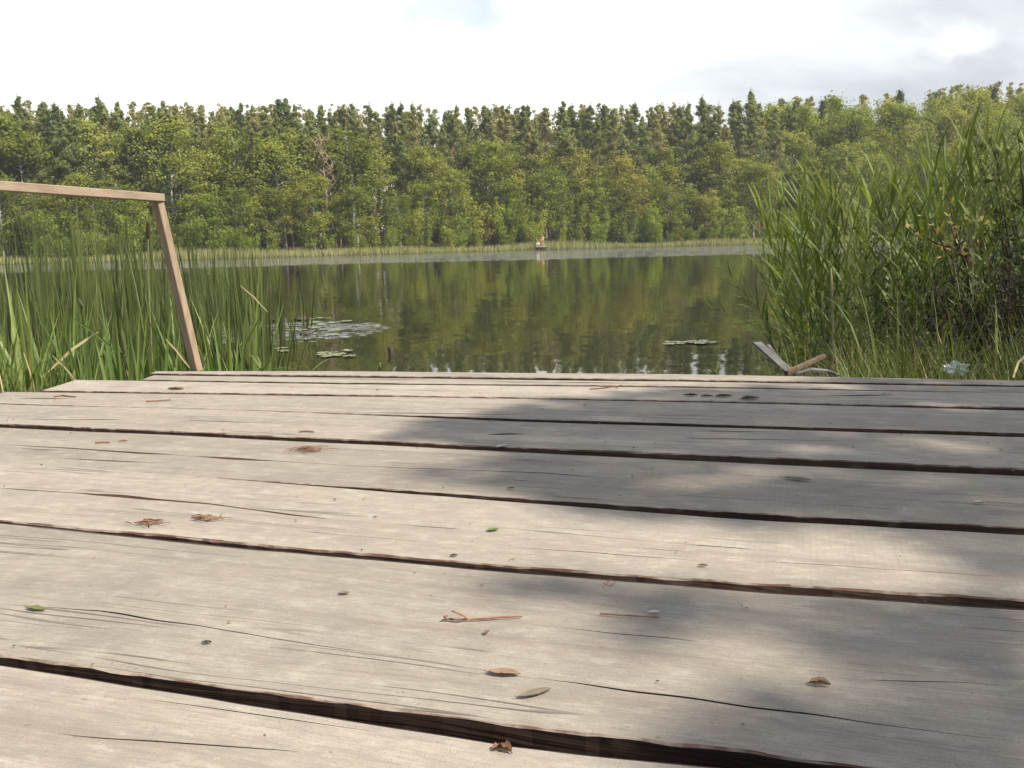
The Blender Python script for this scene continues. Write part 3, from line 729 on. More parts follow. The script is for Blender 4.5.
def row(kind, px0, px1, step, b0, b1, h0, h1, skip=0.0, wide=1.0):
    px = px0
    while px < px1:
        if rnd.random() >= skip:
            x, y = far_at(px + rnd.uniform(-.4, .4) * step, rnd.uniform(b0, b1))
            put_tree(kind, x, y, rnd.uniform(h0, h1) if h1 > 0 else skyline(x, y, rnd.uniform(-h1, -h0) + (rnd.uniform(-1.6, 0) if rnd.random() < .2 else rnd.uniform(0, 2.0) if rnd.random() < .3 else 0)), wide=wide)
        px += step * rnd.uniform(0.75, 1.25)
row('pine', -60, 800, 11.5, 27, 34, -1.6, 0.0)
row('pine', 800, 1090, 28, 29, 34, -1.6, 0.4)
row('birch', 770, 1090, 15, 27, 34, -3.0, 0.0)
row('pine', -60, 800, 12.5, 19, 26, -2.6, 0.0)
row('pine', -60, 780, 15, 13, 19, -5.0, -1.5, 0.1)
row('spruce', -60, 1090, 60, 20, 34, -1.5, 0.0)
row('birch', -60, 720, 34, 12, 18, 13.5, 18.5, 0.1, 1.2)
row('birch', 700, 1090, 13, 17, 28, -6.5, -2.0)
row('birch', 540, 1090, 22, 11, 16, 12, 17, 0, 1.2)
row('birch', -60, 1090, 22, 7, 11, 7.5, 13.0, 0.12, 1.2)
row('shrub', -60, 1090, 18, 5.5, 8.5, 4.5, 8.0, 0.2)
row('spruce', -60, 1090, 52, 9, 16, 7.5, 13.0)
row('shrub', -60, 1090, 14, 2.6, 4.6, 2.4, 4.6, 0.35)
# the rest of the forest behind the trees one can tell apart: one mass
tmb, cmb = MB(), MB(); r = random.Random(17); nr = np.random.RandomState(17); cs = []
for k in range(300):
    x, y = far_at(r.uniform(-110, 1140), r.uniform(36, 66)); z = float(ground_z(x, y)); h = skyline(x, y, r.uniform(-0.2, 1.6))
    tmb.tube([(x, y, z - .2), (x + r.uniform(-.3, .3), y, z + h * .5), (x, y, z + h * .95)], [.2, .14, .03], 5)
    for c in range(85):
        q = r.random(); hh = z + h * (0.04 + 0.96 * q); R_ = 3.2 * (1 - q) ** .8 * min(1, .5 + q * 2) + .12; az = r.uniform(0, 6.283); R_ *= r.uniform(.3, 1)
        cs.append(np.array([x + R_ * math.cos(az), y + R_ * math.sin(az), hh]) + nr.normal(size=(14, 3)) * np.array([.5, .5, .32]) * (.4 + .8 * (1 - q)))
for k in range(620):                                               # undergrowth beneath
    x, y = far_at(r.uniform(-110, 1140), r.uniform(34, 60)); z = float(ground_z(x, y))
    cs.append(np.array([x, y, z + r.uniform(1.5, 6)]) + nr.normal(size=(130, 3)) * np.array([1.7, 1.2, 1.9]))
cmb.quads(np.concatenate(cs), 0.5, 0.5, 0, 5, 0.5)
wood = cmb.build('forest', M['pine']); tag(wood, 'dense mass of pine crowns filling the forest behind the front trees', 'forest', kind='stuff')
tmb.build('trunks', M['pine_bark'], wood)

# reed fringe of the far shore: uncountable
mb = MB(); r = random.Random(5)
for k in range(20000):
    px = r.uniform(-80, 1100); b_ = r.uniform(-1.6, 2.6); x, y = far_at(px, b_)
    dx = r.uniform(-.12, .12)
    h = r.uniform(0.7, 1.35) * (0.85 + 0.35 * math.sin(x * 0.21) * math.sin(x * 0.053 + 1)); w = r.uniform(.025, .055)
    z = max(-0.02, float(ground_z(x, y)) - .02); az = r.uniform(0, 3.14); c, s_ = math.cos(az) * w, math.sin(az) * w
    mb.add([(x - c, y - s_, z), (x + c, y + s_, z), (x + dx, y + r.uniform(-.1, .1), z + h)], [(0, 1, 2)])
tag(mb.build('reed_fringe', M['shorereed']), 'pale yellow-green strip of reeds along the foot of the far forest', 'reeds', kind='stuff')

# the little landing across the water, and the two people on it
lx, ly = far_at(541.5, -1.0)
land = empty('boat_landing', (lx, ly, 0)); tag(land, 'tiny pale wooden landing at the far shore under two people', 'dock')
mb = MB()
for k in range(6): boxmesh(mb, (-0.85, -0.9 + k * 0.33, 0.36), (0.85, -0.9 + k * 0.33, 0.36), 0.30, 0.05)
mb.build('deck_boards', M['paleboards'], land)
for a, b in ((-.7, -.75), (.7, -.75), (-.7, .6), (.7, .6)):
    mb = MB(); mb.tube([(a, b, -0.4), (a, b, 0.33)], [0.06, 0.05], 8); mb.build('piling', M['beam'], land)

def person(name, loc, rotz, joints, label, clothes, hair=True):
    """body: one skinned mesh grown from a skeleton; clothes and hair are children"""
    root = empty(name, loc); root.rotation_euler = (0, 0, rotz); tag(root, label, 'person')
    def skin(nm, vs_, es_, rr, m_, sub=1):
        me = bpy.data.meshes.new(nm); me.from_pydata([Vector(v) for v in vs_], es_, []); me.materials.append(m_)
        o = mesh_obj(nm, me, root)
        bm = bmesh.new(); bm.from_mesh(me); lay = bm.verts.layers.skin.verify(); bm.verts.ensure_lookup_table()
        for i, v in enumerate(bm.verts): v[lay].radius = (rr[i], rr[i]); v[lay].use_root = (i == 0)
        bm.to_mesh(me); bm.free()
        o.modifiers.new('skin', 'SKIN'); sd = o.modifiers.new('smooth', 'SUBSURF'); sd.levels = sub; sd.render_levels = sub
        return o
    J = joints; vs_ = []; es_ = []; rr = []; ix = {}
    def add(n, p, r_, par=None):
        ix[n] = len(vs_); vs_.append(p); rr.append(r_)
        if par is not None: es_.append((ix[par], ix[n]))
    add('pelvis', J['pelvis'], .125); add('waist', J['waist'], .11, 'pelvis'); add('chest', J['chest'], .135, 'waist'); add('neckb', J['neck'], .065, 'chest')
    hd = Vector(J['head']); add('jaw', hd - Vector((0, 0, .07)), .07, 'neckb'); add('head', hd, .095, 'jaw'); add('top', hd + Vector((0, 0, .08)), .075, 'head')
    for s_ in 'LR':
        add('sh' + s_, J['sh' + s_], .058, 'chest'); add('el' + s_, J['el' + s_], .042, 'sh' + s_); add('wr' + s_, J['wr' + s_], .028, 'el' + s_)
        d = (Vector(J['wr' + s_]) - Vector(J['el' + s_])).normalized(); pm = Vector(J['wr' + s_]) + d * .07; add('pa' + s_, pm, .032, 'wr' + s_)
        sd = d.orthogonal().normalized()
        for k in range(4):
            q = pm + sd * (k - 1.5) * .021 + d * .045; add('f%d%s' % (k, s_), q, .0095, 'pa' + s_); add('g%d%s' % (k, s_), q + d * (.045 - .006 * abs(k - 1)) + Vector((0, 0, -.01)), .008, 'f%d%s' % (k, s_))
        add('th' + s_, pm - sd * .05 + d * .012, .010, 'pa' + s_)
        add('hip' + s_, J['hip' + s_], .095, 'pelvis'); add('kn' + s_, J['kn' + s_], .062, 'hip' + s_); add('an' + s_, J['an' + s_], .04, 'kn' + s_)
        fw = Vector(J.get('toe', (0, -.15, -.05))); add('to' + s_, Vector(J['an' + s_]) + fw, .034, 'an' + s_)
    skin('body', vs_, es_, rr, M['skin'])
    if hair:
        skin('hair', [hd + Vector((0, .03, .10)), hd + Vector((0, .07, .03)), hd + Vector((0, .06, -.05))], [(0, 1), (1, 2)], [.075, .07, .045], M['hair'])
    for nm, keys, grow, mk in clothes:
        kv = [J[k] for k in keys[0]]; kr = keys[1]
        skin(nm, kv, keys[2], [q + grow for q in kr], M[mk])
    return root
stand = dict(pelvis=(0, 0, .92), waist=(0, 0, 1.08), chest=(0, 0, 1.30), neck=(0, 0, 1.47), head=(0, -.01, 1.60), shL=(-.18, 0, 1.38), shR=(.18, 0, 1.38),
             elL=(-.26, 0, 1.11), elR=(.42, -.02, 1.28), wrL=(-.27, -.08, .87), wrR=(.60, -.10, 1.40), hipL=(-.10, 0, .86), hipR=(.10, 0, .86), knL=(-.11, -.02, .48), knR=(.11, -.02, .48), anL=(-.12, .01, .075), anR=(.13, .01, .075))
person('person', (lx + 0.22, ly + 0.15, 0.385), 0.2, stand, 'person in red swimwear standing on the tiny far landing with one arm out',
       [('swim_shorts', (('pelvis', 'hipL', 'hipR'), (.125, .095, .095), [(0, 1), (0, 2)]), .018, 'redcloth')])
kid = dict(pelvis=(0, 0, .12), waist=(0, -.01, .27), chest=(0, -.02, .47), neck=(0, -.03, .63), head=(0, -.05, .76), shL=(-.17, -.02, .54), shR=(.17, -.02, .54),
           elL=(-.24, -.10, .30), elR=(.24, -.10, .30), wrL=(-.16, -.30, .26), wrR=(.16, -.30, .26), hipL=(-.10, -.04, .12), hipR=(.10, -.04, .12),
           knL=(-.12, -.40, .34), knR=(.12, -.40, .34), anL=(-.12, -.55, .05), anR=(.12, -.55, .05), toe=(0, -.14, -.01))
person('person', (lx - 0.50, ly + 0.05, 0.385), -0.1, kid, 'person in white shirt sitting with knees raised on the tiny far landing',
       [('white_shirt', (('waist', 'chest', 'shL', 'elL', 'shR', 'elR'), (.11, .135, .058, .042, .058, .042), [(0, 1), (1, 2), (2, 3), (1, 4), (4, 5)]), .022, 'whiteshirt'),
        ('dark_shorts', (('pelvis', 'hipL', 'knL', 'hipR', 'knR'), (.125, .095, .062, .095, .062), [(0, 1), (1, 2), (0, 3), (3, 4)]), .016, 'darkcloth')])

# ------------------------------------------------------------------ reeds, cattails and grass near the dock
def blade_pts(base, az, L, th0, curve, n=6):
    """th0 lean from vertical at the foot, growing by curve to the tip"""
    p = Vector(base); out = [p.copy()]
    for i in range(n):
        th = th0 + curve * ((i + 0.5) / n) ** 1.6
        p = p + Vector((math.sin(th) * math.cos(az), math.sin(th) * math.sin(az), math.cos(th))) * (L / n); out.append(p.copy())
    return out
def side_of(az): return Vector((-math.sin(az), math.cos(az), 0))
def lw(n, w, foot=0.6, peak=0.35):
    o = []
    for i in range(n + 1):
        t = i / n; o.append(w * ((foot + (1 - foot) * min(1, t / peak)) if t < peak else max(0.03, (1 - ((t - peak) / (1 - peak)) ** 1.8))))
    return o

def reed_proto(seed, H):
    r = random.Random(seed); st, lf = MB(), MB()
    az0 = r.uniform(0, 6.283); n = 8
    pts = blade_pts((0, 0, 0), az0, H * 0.93, 0.02, r.uniform(0.05, 0.22), n)
    st.tube(pts, [0.0042 * (1 - 0.7 * i / n) for i in range(n + 1)], 5)
    nl = r.randint(12, 16); az = r.uniform(0, 6.283)
    for k in range(nl):
        t = 0.26 + 0.72 * k / (nl - 1); i = t * n; j = min(n - 1, int(i)); p = pts[j].lerp(pts[j + 1], i - j)
        az += math.pi + r.uniform(-.7, .7)
        L = r.uniform(0.22, 0.36) * (1 - 0.25 * abs(t - 0.7)) * H / 1.5
        a = blade_pts(p, az, L, r.uniform(0.38, 0.85) * (1.15 - 0.45 * t), r.uniform(0.1, 1.0) * (1.2 - 0.5 * t), 6)
        lf.ribbon(a, lw(6, r.uniform(0.012, 0.020), 0.5, 0.3), side_of(az), 0, 0.25)
    root = empty('reed', (0, -500, 0))
    return [root, [st.build('stem', M['reedstem'], root), lf.build('leaves', M['reed'], root)], False]
REEDS = [reed_proto(900 + i, 1.5) for i in range(9)]
def use(pr, loc, rz, sc_, tilt, label, cat, group):
    o = use_(pr, loc, rz, sc_, (0, 0), label, cat, group)
    if tilt != (0, 0):                                              # lean: (sideways, away) slopes
        o.rotation_mode = 'QUATERNION'; o.rotation_quaternion = Vector((0, 0, 1)).rotation_difference(Vector((tilt[0], tilt[1], 1)).normalized()) @ Quaternion((0, 0, 1), rz)
    return o
def use_(pr, loc, rz, sc_, tilt, label, cat, group):
    if not pr[2]:
        o = pr[0]; pr[2] = True; o.location = loc; o.rotation_euler = (tilt[0], tilt[1], rz); o.scale = sc_ if isinstance(sc_, tuple) else (sc_,) * 3
    else: o = copy_tree(pr[0], pr[1], loc, rz, sc_, tilt)
    for k_ in ('group', 'label'):
        if k_ in o: del o[k_]
    return tag(o, label, cat, group)
def base_z(x, y): return max(float(ground_z(x, y)), -0.45) - 0.02
# skyline of the reed stand: pixel column -> pixel row of the tips
TOPX = [745, 775, 800, 850, 890, 930, 970, 1024, 1150]; TOPY = [205, 178, 165, 150, 155, 140, 120, 105, 95]
r = random.Random(77); n_r = 0
while n_r < 235:
    px = 742 + (1180 - 742) * r.random() ** 1.0
    Y = r.uniform(3.7, 7.6) if px > 840 else r.uniform(4.3, 7.0)
    if px < 785 and r.random() < 0.35: continue
    p = pix_at(px + 6 if px > 870 else 812 + (px - 742) * 0.46, 300, Y); x, y = p.x, p.y
    tipy = np.interp(px, TOPX, TOPY) + abs(r.gauss(0, 1)) * 26 + r.uniform(-6, 14)
    zt = pix_at(px, tipy, Y).z; z0 = base_z(x, y); H = max(0.8, zt - z0)
    lean = ((pix_at(px, tipy, Y).x - x) / H + r.gauss(0, .05), r.gauss(0, 0.05))
    use(REEDS[r.randrange(9)], (x, y, z0), r.uniform(0, 6.283), (0.5 * (1 + H / 1.55), 0.5 * (1 + H / 1.55), H / 1.5), lean,
        'tall green reed with long drooping leaves in the dense stand right of the dock', 'reed', 'reeds in the stand right of the dock')
    n_r += 1
# a few leaning reeds over the water at the edge of the stand
for k, (px, py, tx, ty, Y) in enumerate(((790, 352, 722, 262, 4.6), (786, 350, 735, 288, 4.7), (792, 350, 712, 290, 4.5))):
    b_ = pix_at(px, py, Y); t_ = pix_at(tx, ty, Y); d = t_ - b_; H = d.length
    o = use(REEDS[k * 2], (b_.x, b_.y, b_.z), r.uniform(0, 6.28), (0.55, 0.55, H / 1.5), (0, 0), 'low reed leaning left over the water beside the reed stand', 'reed', 'leaning reeds at the edge of the stand')
    o.rotation_mode = 'QUATERNION'; o.rotation_quaternion = d.to_track_quat('Z', 'Y')
# single pale dead stalk
mb = MB(); b_ = pix_at(833, 366, 4.0); t_ = pix_at(831, 268, 4.02); mb.tube([Vector((0, 0, -.02)), (t_ - b_) * 0.5 + Vector((.004, 0, 0)), t_ - b_], [.0055, .005, .004], 6)
o = mb.build('dead_reed_stalk', M['paleleaf'], None, b_); tag(o, 'single pale straw-coloured reed stalk standing upright before the reeds', 'reed')

# willow bushes thickening the stand behind
def bush_proto(seed, leafm, H=1.3, size=0.05, n=14, name='willow_bush', dens=1.0):
    r = random.Random(seed); nr = np.random.RandomState(seed); tm, cm = MB(), MB(); cs = []
    for s_ in range(n):
        az = r.uniform(0, 6.283); pts = blade_pts((0.08 * math.cos(az), 0.08 * math.sin(az), 0), az, H * r.uniform(.6, 1.05), r.uniform(.05, .4), r.uniform(0, .5), 7)
        tm.tube(pts, [0.008 * (1 - .8 * i / 7) for i in range(8)], 5)
        for k in range(int(60 * dens)):
            i = 7 * r.uniform(0.08, 1.0); j = min(6, int(i)); p = pts[j].lerp(pts[j + 1], i - j)
            cs.append(np.array(p) + nr.normal(size=3) * np.array([.07, .07, .05]))
    cm.quads(np.array(cs), size, 0.32, 0, seed, 0.2)
    root = empty(name, (0, -500, 0)); return [root, [tm.build('stems', M['stemdark'], root), cm.build('leaves', M[leafm], root)], False]
BUSH = [bush_proto(5, 'willow'), bush_proto(6, 'willow')]
WL = ['dark leafy willow bush deep inside the reed stand right of the dock']
for k, (px, Y, H) in enumerate(((905, 5.2, 1.0), (950, 4.9, 1.1), (1000, 4.7, 1.15), (1045, 4.5, 1.3), (930, 6.3, 1.2), (985, 6.2, 1.35), (870, 5.8, 0.85), (1060, 5.6, 1.5))):
    p = pix_at(px, 300, Y); use(BUSH[k % 2], (p.x, p.y, base_z(p.x, p.y)), k * 1.7, H / 1.3, (0, 0), WL[0], 'bush', 'willow bushes inside the reed stand')
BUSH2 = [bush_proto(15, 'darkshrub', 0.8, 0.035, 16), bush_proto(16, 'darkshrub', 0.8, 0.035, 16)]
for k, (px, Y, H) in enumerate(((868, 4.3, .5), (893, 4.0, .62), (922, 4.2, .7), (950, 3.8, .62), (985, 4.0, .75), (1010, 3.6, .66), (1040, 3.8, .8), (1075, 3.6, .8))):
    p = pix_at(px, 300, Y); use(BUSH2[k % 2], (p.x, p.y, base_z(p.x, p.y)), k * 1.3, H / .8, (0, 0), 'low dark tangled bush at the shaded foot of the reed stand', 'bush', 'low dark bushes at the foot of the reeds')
# yellowing sapling with a dark stem
b_ = pix_at(973, 352, 4.15); t_ = pix_at(966, 248, 4.15); root = empty('sapling', b_); tag(root, 'young sapling with dark reddish stem and yellowing leaves at the reeds', 'sapling')
mb = MB(); mb.tube([Vector((0, 0, -.1)), (t_ - b_) * .4 + Vector((-.01, 0, 0)), (t_ - b_) * .75 + Vector((.008, 0, 0)), t_ - b_], [.011, .009, .0085, .011], 7)
tips = []
for k, (tx, ty) in enumerate(((925, 215), (945, 185), (962, 200), (950, 225), (985, 218), (935, 240), (905, 225))):
    q = pix_at(tx, ty, 4.15 + 0.06 * (k % 3 - 1)); a0 = (t_ - b_) * (0.72 + 0.04 * k)
    a1 = q - b_; mb.tube([a0, a0.lerp(a1, .5) + Vector((0, 0, -.02)), a1], [.005, .0035, .002], 5); tips.append((a0, a1))
mb.build('stem', M['stemdark'], root)
lf = MB(); cs = []; nr = np.random.RandomState(3)
for a0, a1 in tips:
    for k in range(9): cs.append(np.array(a0.lerp(a1, nr.uniform(.45, 1.05))) + nr.normal(size=3) * .022)
lf.quads(np.array(cs), 0.040, 0.5, 0, 4, 0.2); lf.build('leaves', M['yellowleaf'], root)

# ---- bank grass right: uncountable
def grass(mb_, pts, h0, h1, w0, w1, seed, lean=0.45, curl=1.1):
    r = random.Random(seed)
    for x, y, z in pts:
        az = r.uniform(0, 6.283); L = r.uniform(h0, h1)
        a = blade_pts((x, y, z), az, L, r.uniform(0, lean), r.uniform(.1, curl), 4)
        mb_.ribbon(a, lw(4, r.uniform(w0, w1), .8, .2), side_of(az), 1 if r.random() < 0.13 else 0)
r = random.Random(41); pts = []
while len(pts) < 5200:
    px = r.uniform(790, 1120); Y = 2.62 + 1.9 * r.random() ** 1.3
    p = pix_at(px, 340, Y)
    fy = float(FARL(p.x))
    if p.y < fy + 0.05: continue
    if px < 845 and r.random() < 0.8: continue
    pts.append((p.x, p.y, max(0.0, float(ground_z(p.x, p.y)) - .01)))
mb = MB(); grass(mb, pts, 0.20, 0.47, 0.003, 0.0065, 5, 0.6, 1.3)
for k in range(22):                                                # taller sunny blades
    px = r.uniform(850, 1010); p = pix_at(px, 340, r.uniform(2.9, 3.8)); 
    if p.y < float(FARL(p.x)) + 0.08: continue
    az = r.uniform(0, 6.28); a = blade_pts((p.x, p.y, 0.1), az, r.uniform(.35, .62), r.uniform(0, .25), r.uniform(.1, 1.3), 5); mb.ribbon(a, lw(5, r.uniform(.007, .012), .8, .2), side_of(az))
tag(mb.build('grass', [M['grass'], M['drygrass']]), 'tangled green and straw-coloured grass on the bank right of the dock', 'grass', kind='stuff')

# ---- left cattails
def cattail_proto(seed, m_, n, H, w, spread, head=False):
    r = random.Random(seed); lf = MB()
    for k in range(n):
        az = r.uniform(0, 6.283); rr_ = r.uniform(0, 0.035); L = H * r.uniform(0.62, 1.05)
        a = blade_pts((rr_ * math.cos(az), rr_ * math.sin(az), 0), az, L, r.uniform(0, .5) * spread, r.uniform(0.02, .75) * spread * (2.2 if r.random() < .10 else 1), 8)
        lf.ribbon(a, lw(8, w * r.uniform(.75, 1.15), .85, .12), side_of(az), 0, 0.3)
    root = empty('cattail', (0, -500, 0)); parts = [lf.build('leaves', m_, root)]
    if head:
        st = MB(); st.tube(blade_pts((0, 0, 0), 1, H * 1.02, .02, .05, 6), [.004] * 7, 5); parts.append(st.build('stem', M['reedstem'], root))
    return [root, parts, False]
CATN = [cattail_proto(300 + i, M['cattail'], 13, 1.0, 0.034, 0.85) for i in range(4)]
CATD = [cattail_proto(340 + i, M['cattaildark'], 6, 1.2, 0.020, 0.24) for i in range(5)]
near_spots = [  # px, Y, tip row, label
    (118, 3.35, 262, 'biggest bright cattail tuft, just behind the dock edge left of the railing post'),
    (152, 3.5, 285, 'bright cattail tuft between the biggest tuft and the slanted railing post'),
    (28, 3.2, 240, 'bright cattail clump with tall straight blades at the left picture edge'),
    (66, 3.9, 255, 'cattail clump growing between the leftmost clump and the biggest tuft'),
    (228, 3.7, 270, 'cattail clump rising right behind the foot of the railing post'),
    (252, 4.2, 262, 'rightmost bright cattail clump beside the open water'),
    (-18, 3.0, 300, 'leafy cattail clump at the grass by the dock end'),
    (190, 4.4, 250, 'cattail clump standing behind the middle of the slanted post'),
]
r = random.Random(8)
for k, (px, Y, ty, lab) in enumerate(near_spots):
    p = pix_at(px, 372, Y); zt = pix_at(px, ty, Y).z; z0 = base_z(p.x, p.y)
    use(CATN[k % 4], (p.x, p.y, z0), r.uniform(0, 6.28), (0.95, 0.95, (zt - z0) / 1.0), (0, 0), lab, 'cattail', None)
n_c = 0
while n_c < 150:
    px = -40 + 348 * r.random() ** 0.98; Y = r.uniform(4.2, 12.5)
    if px > 262 and not 6.8 < Y < 9.4: continue
    lim = np.interp(px, [-40, 130, 215, 262, 300], [192, 190, 212, 226, 258])
    ty = lim + abs(r.gauss(0, 1)) * 24
    p = pix_at(px, 300, Y); z0 = base_z(p.x, p.y); zt = pix_at(px, ty, Y).z
    use(CATD[r.randrange(5)], (p.x, p.y, z0), r.uniform(0, 6.28), (1, 1, max(.5, (zt - z0) / 1.2)), (r.gauss(.01, .035), r.gauss(0, .03)),
        'slender dark green rush with upright blades in the water left of the railing', 'rush', 'dark rushes in the water on the left')
    n_c += 1
# more half-bright leaf clumps low in the bed
for k in range(16):
    px = r.uniform(-30, 268); Y = r.uniform(3.8, 6.0); p = pix_at(px, 360, Y); z0 = base_z(p.x, p.y); ty = r.uniform(258, 318)
    use(CATN[r.randrange(4)], (p.x, p.y, z0), r.uniform(0, 6.28), (.8, .8, max(.4, (pix_at(px, ty, Y).z - z0))), (0, 0),
        'low cattail clump with fresh green blades among the rushes on the left', 'cattail', 'low cattail clumps among the rushes')
# the one with a brown spike
b_ = pix_at(150, 362, 4.6); t_ = pix_at(147.5, 212, 4.6); root = empty('cattail', b_); tag(root, 'cattail stalk with a dark brown spike just left of the railing post top', 'cattail')
mb = MB(); mb.tube([Vector((0, 0, -.3)), (t_ - b_) * .5, t_ - b_], [.005, .004, .0025], 6); mb.build('stem', M['reedstem'], root)
s0 = pix_at(148.5, 238, 4.6) - b_; s1 = pix_at(147.8, 222, 4.6) - b_
mb = MB(); mb.tube([s0.lerp(s1, t) for t in (-.06, 0, .12, .5, .88, 1, 1.05)], [.003, .006, .009, .0095, .009, .006, .0025], 10); mb.build('seed_head', M['spike'], root)
lf = MB(); az = 2.6
for k in range(3): az += 2.1; lf.ribbon(blade_pts((0, 0, -.2), az, 0.85, .05, .25, 7), lw(7, .012, .85, .12), side_of(az), 0, .3)
lf.build('leaves', M['cattaildark'], root)
# broken yellow cattail leaves
for k, (ax, ay, bx_, by_, Y, lab) in enumerate(((52, 355, 78, 382, 3.1, 'short broken straw-yellow cattail leaf slanting down beside the dock'), (98, 332, 48, 372, 3.3, 'long bent pale cattail leaf crossing the yellow broken one'),
        (72, 318, 116, 352, 3.4, 'arched light green cattail leaf bending over left of the biggest tuft'), (240, 285, 268, 312, 4.2, 'dry tan cattail leaf tip hanging over right of the post'), (78, 298, 84, 306, 3.3, 'tiny straw-coloured leaf tip among the rushes'),
        (165, 338, 190, 368, 3.1, 'stout yellowish broken leaf at the foot of the railing post'))):
    a = pix_at(ax, ay, Y); b2 = pix_at(bx_, by_, Y - .08); o_ = a.copy(); d = b2 - a; md = d * .5 + Vector((0, 0, .05 * d.length))
    mb = MB(); sd = d.cross(Vector((0, 1, 0))).normalized(); mb.ribbon([Vector((0, 0, 0)), md * .6, md, md.lerp(d, .6), d], [.003, .009, .010, .009, .004], sd, 0, .3)
    o = mb.build('broken_leaf', M['paleleaf'] if k not in (2,) else M['cattail'], None, o_); tag(o, lab, 'leaf')
# grass at the left corner
r = random.Random(19); pts = []
while len(pts) < 700:
    px = r.uniform(-90, 60); Y = r.uniform(2.35, 3.5); p = pix_at(px, 385, Y)
    if p.x > -1.42 - 0.33 * (2.75 - p.y) - 0.05 and p.y < 2.9: continue
    pts.append((p.x, p.y, max(0.0, float(ground_z(p.x, p.y)) + .05)))
mb = MB(); grass(mb, pts, 0.25, 0.58, 0.004, 0.008, 15, 0.3, 0.9)
tag(mb.build('grass', [M['grass'], M['drygrass']]), 'bright fine grass at the left end of the dock boards', 'grass', kind='stuff')
# sprigs leaning over the far dock edge
def sprig(px, py, n, L, lab, m_='grass', z=None, flat=0.2):
    p = pix(px, py, ZD - 0.02); mb_ = MB(); r = random.Random(int(px))
    for k in range(n):
        az = r.uniform(0, 6.283); a = blade_pts((0, 0, 0), az, L * r.uniform(.6, 1.1), r.uniform(flat, flat + .7), .7, 5); mb_.ribbon(a, lw(5, .007, .8, .2), side_of(az), 0, .2)
    o = mb_.build('grass_sprig', M[m_], None, p); tag(o, lab, 'grass tuft')
sprig(380, 370.5, 4, .055, 'tiny grass sprig at the far dock edge before the open lake')
sprig(262, 371, 8, .17, 'flattened green tuft at the far dock edge right of the railing post', flat=.7)
sprig(312, 371, 5, .12, 'low grass blades lying along the far dock edge between post and lake', flat=.9)
sprig(716, 376, 6, .06, 'small bright sprig at the far dock edge below the leaning reeds')
sprig(744, 380, 4, .03, 'tiny yellow-green sprig sprouting from a gap in the deck')

# ------------------------------------------------------------------ things on the water
def pad_mesh(seed):
    r = random.Random(seed); n = 18; vs_ = [(0, 0, .004)]; 
    for ring, q in ((.55, .006), (1.0, .003)):
        for k in range(n):
            an = 0.22 + (6.283 - .44) * k / (n - 1); rr_ = ring * (1 + .06 * math.sin(an * 3 + seed)); vs_.append((rr_ * math.cos(an), rr_ * math.sin(an), q + (r.uniform(0, .006) if ring == 1 else 0)))
    fs_ = [(0, 1 + k, 2 + k) for k in range(n - 1)] + [(1 + k, 1 + n + k, 2 + n + k, 2 + k) for k in range(n - 1)]
    m_ = MB(); m_.add(vs_, fs_); return m_.mesh('lily_pad', M['lily'], True)
PADS = [pad_mesh(i) for i in range(4)]
r = random.Random(3)
def pad(px, py, s_, lab, grp):
    p = pix(px, py, ZW + .003); o = mesh_obj('lily_pad', PADS[r.randrange(4)], None, p); o.rotation_euler = (r.uniform(-.02, .02), r.uniform(-.02, .02), r.uniform(0, 6.28)); o.scale = (s_, s_, 1)
    tag(o, lab, 'lily pad', grp)
for k in range(26):
    px = r.gauss(304, 24); py = 326 + (px - 300) * 0.02 + r.gauss(2, 9)
    if 264 < px < 385 and 318 < py < 360: pad(px, py, r.uniform(.03, .065), 'floating leaf in the loose patch on the water beside the left rushes', 'floating leaves by the left rushes')
for k in range(14):
    pad(r.uniform(322, 352), r.uniform(350, 357), r.uniform(.03, .05), 'light green floating leaf in the small cluster nearest the dock edge', 'floating leaves in the near cluster')
for k in range(12):
    pad(r.uniform(664, 716), 343 + r.gauss(0, 1.2), r.uniform(.03, .055), 'floating leaf in the thin pale line before the reed stand', 'floating leaves before the reed stand')
def tussock(px, py, w, h, lab):
    p = pix(px, py, ZW); r = random.Random(int(px * 3)); bm = bmesh.new(); bmesh.ops.create_icosphere(bm, subdivisions=3, radius=1)
    for v in bm.verts:
        q = v.co; k = 1 + .25 * math.sin(q.x * 5 + px) * math.cos(q.y * 6) + r.uniform(-.12, .12); v.co = Vector((q.x * w * k, q.y * w * .7 * k, q.z * h * k))
    me = bpy.data.meshes.new('tussock'); bm.to_mesh(me); bm.free(); me.materials.append(M['stub']); o = mesh_obj('mud_tussock', me, None, p); tag(o, lab, 'tussock')
tussock(278, 321, .10, .035, 'dark muddy root clump at the foot of the rushes, left one')
tussock(302, 320.5, .09, .04, 'dark muddy root clump under the outermost rushes, right one')
tussock(307, 335, .06, .02, 'small dark clump amid the patch of floating leaves')
tussock(270, 336, .12, .025, 'flat dark mud clump at the left end of the rippled patch')
p = pix(390.5, 354.5, ZW); mb = MB(); mb.tube([Vector((0, 0, -.2)), Vector((.004, 0, .025)), Vector((-.006, 0, .05)), Vector((.008, 0, .062))], [.016, .018, .017, .008], 8)
tag(mb.build('floating_stub', M['stub'], None, p), 'small dark wooden stub poking out of the open water', 'stub')
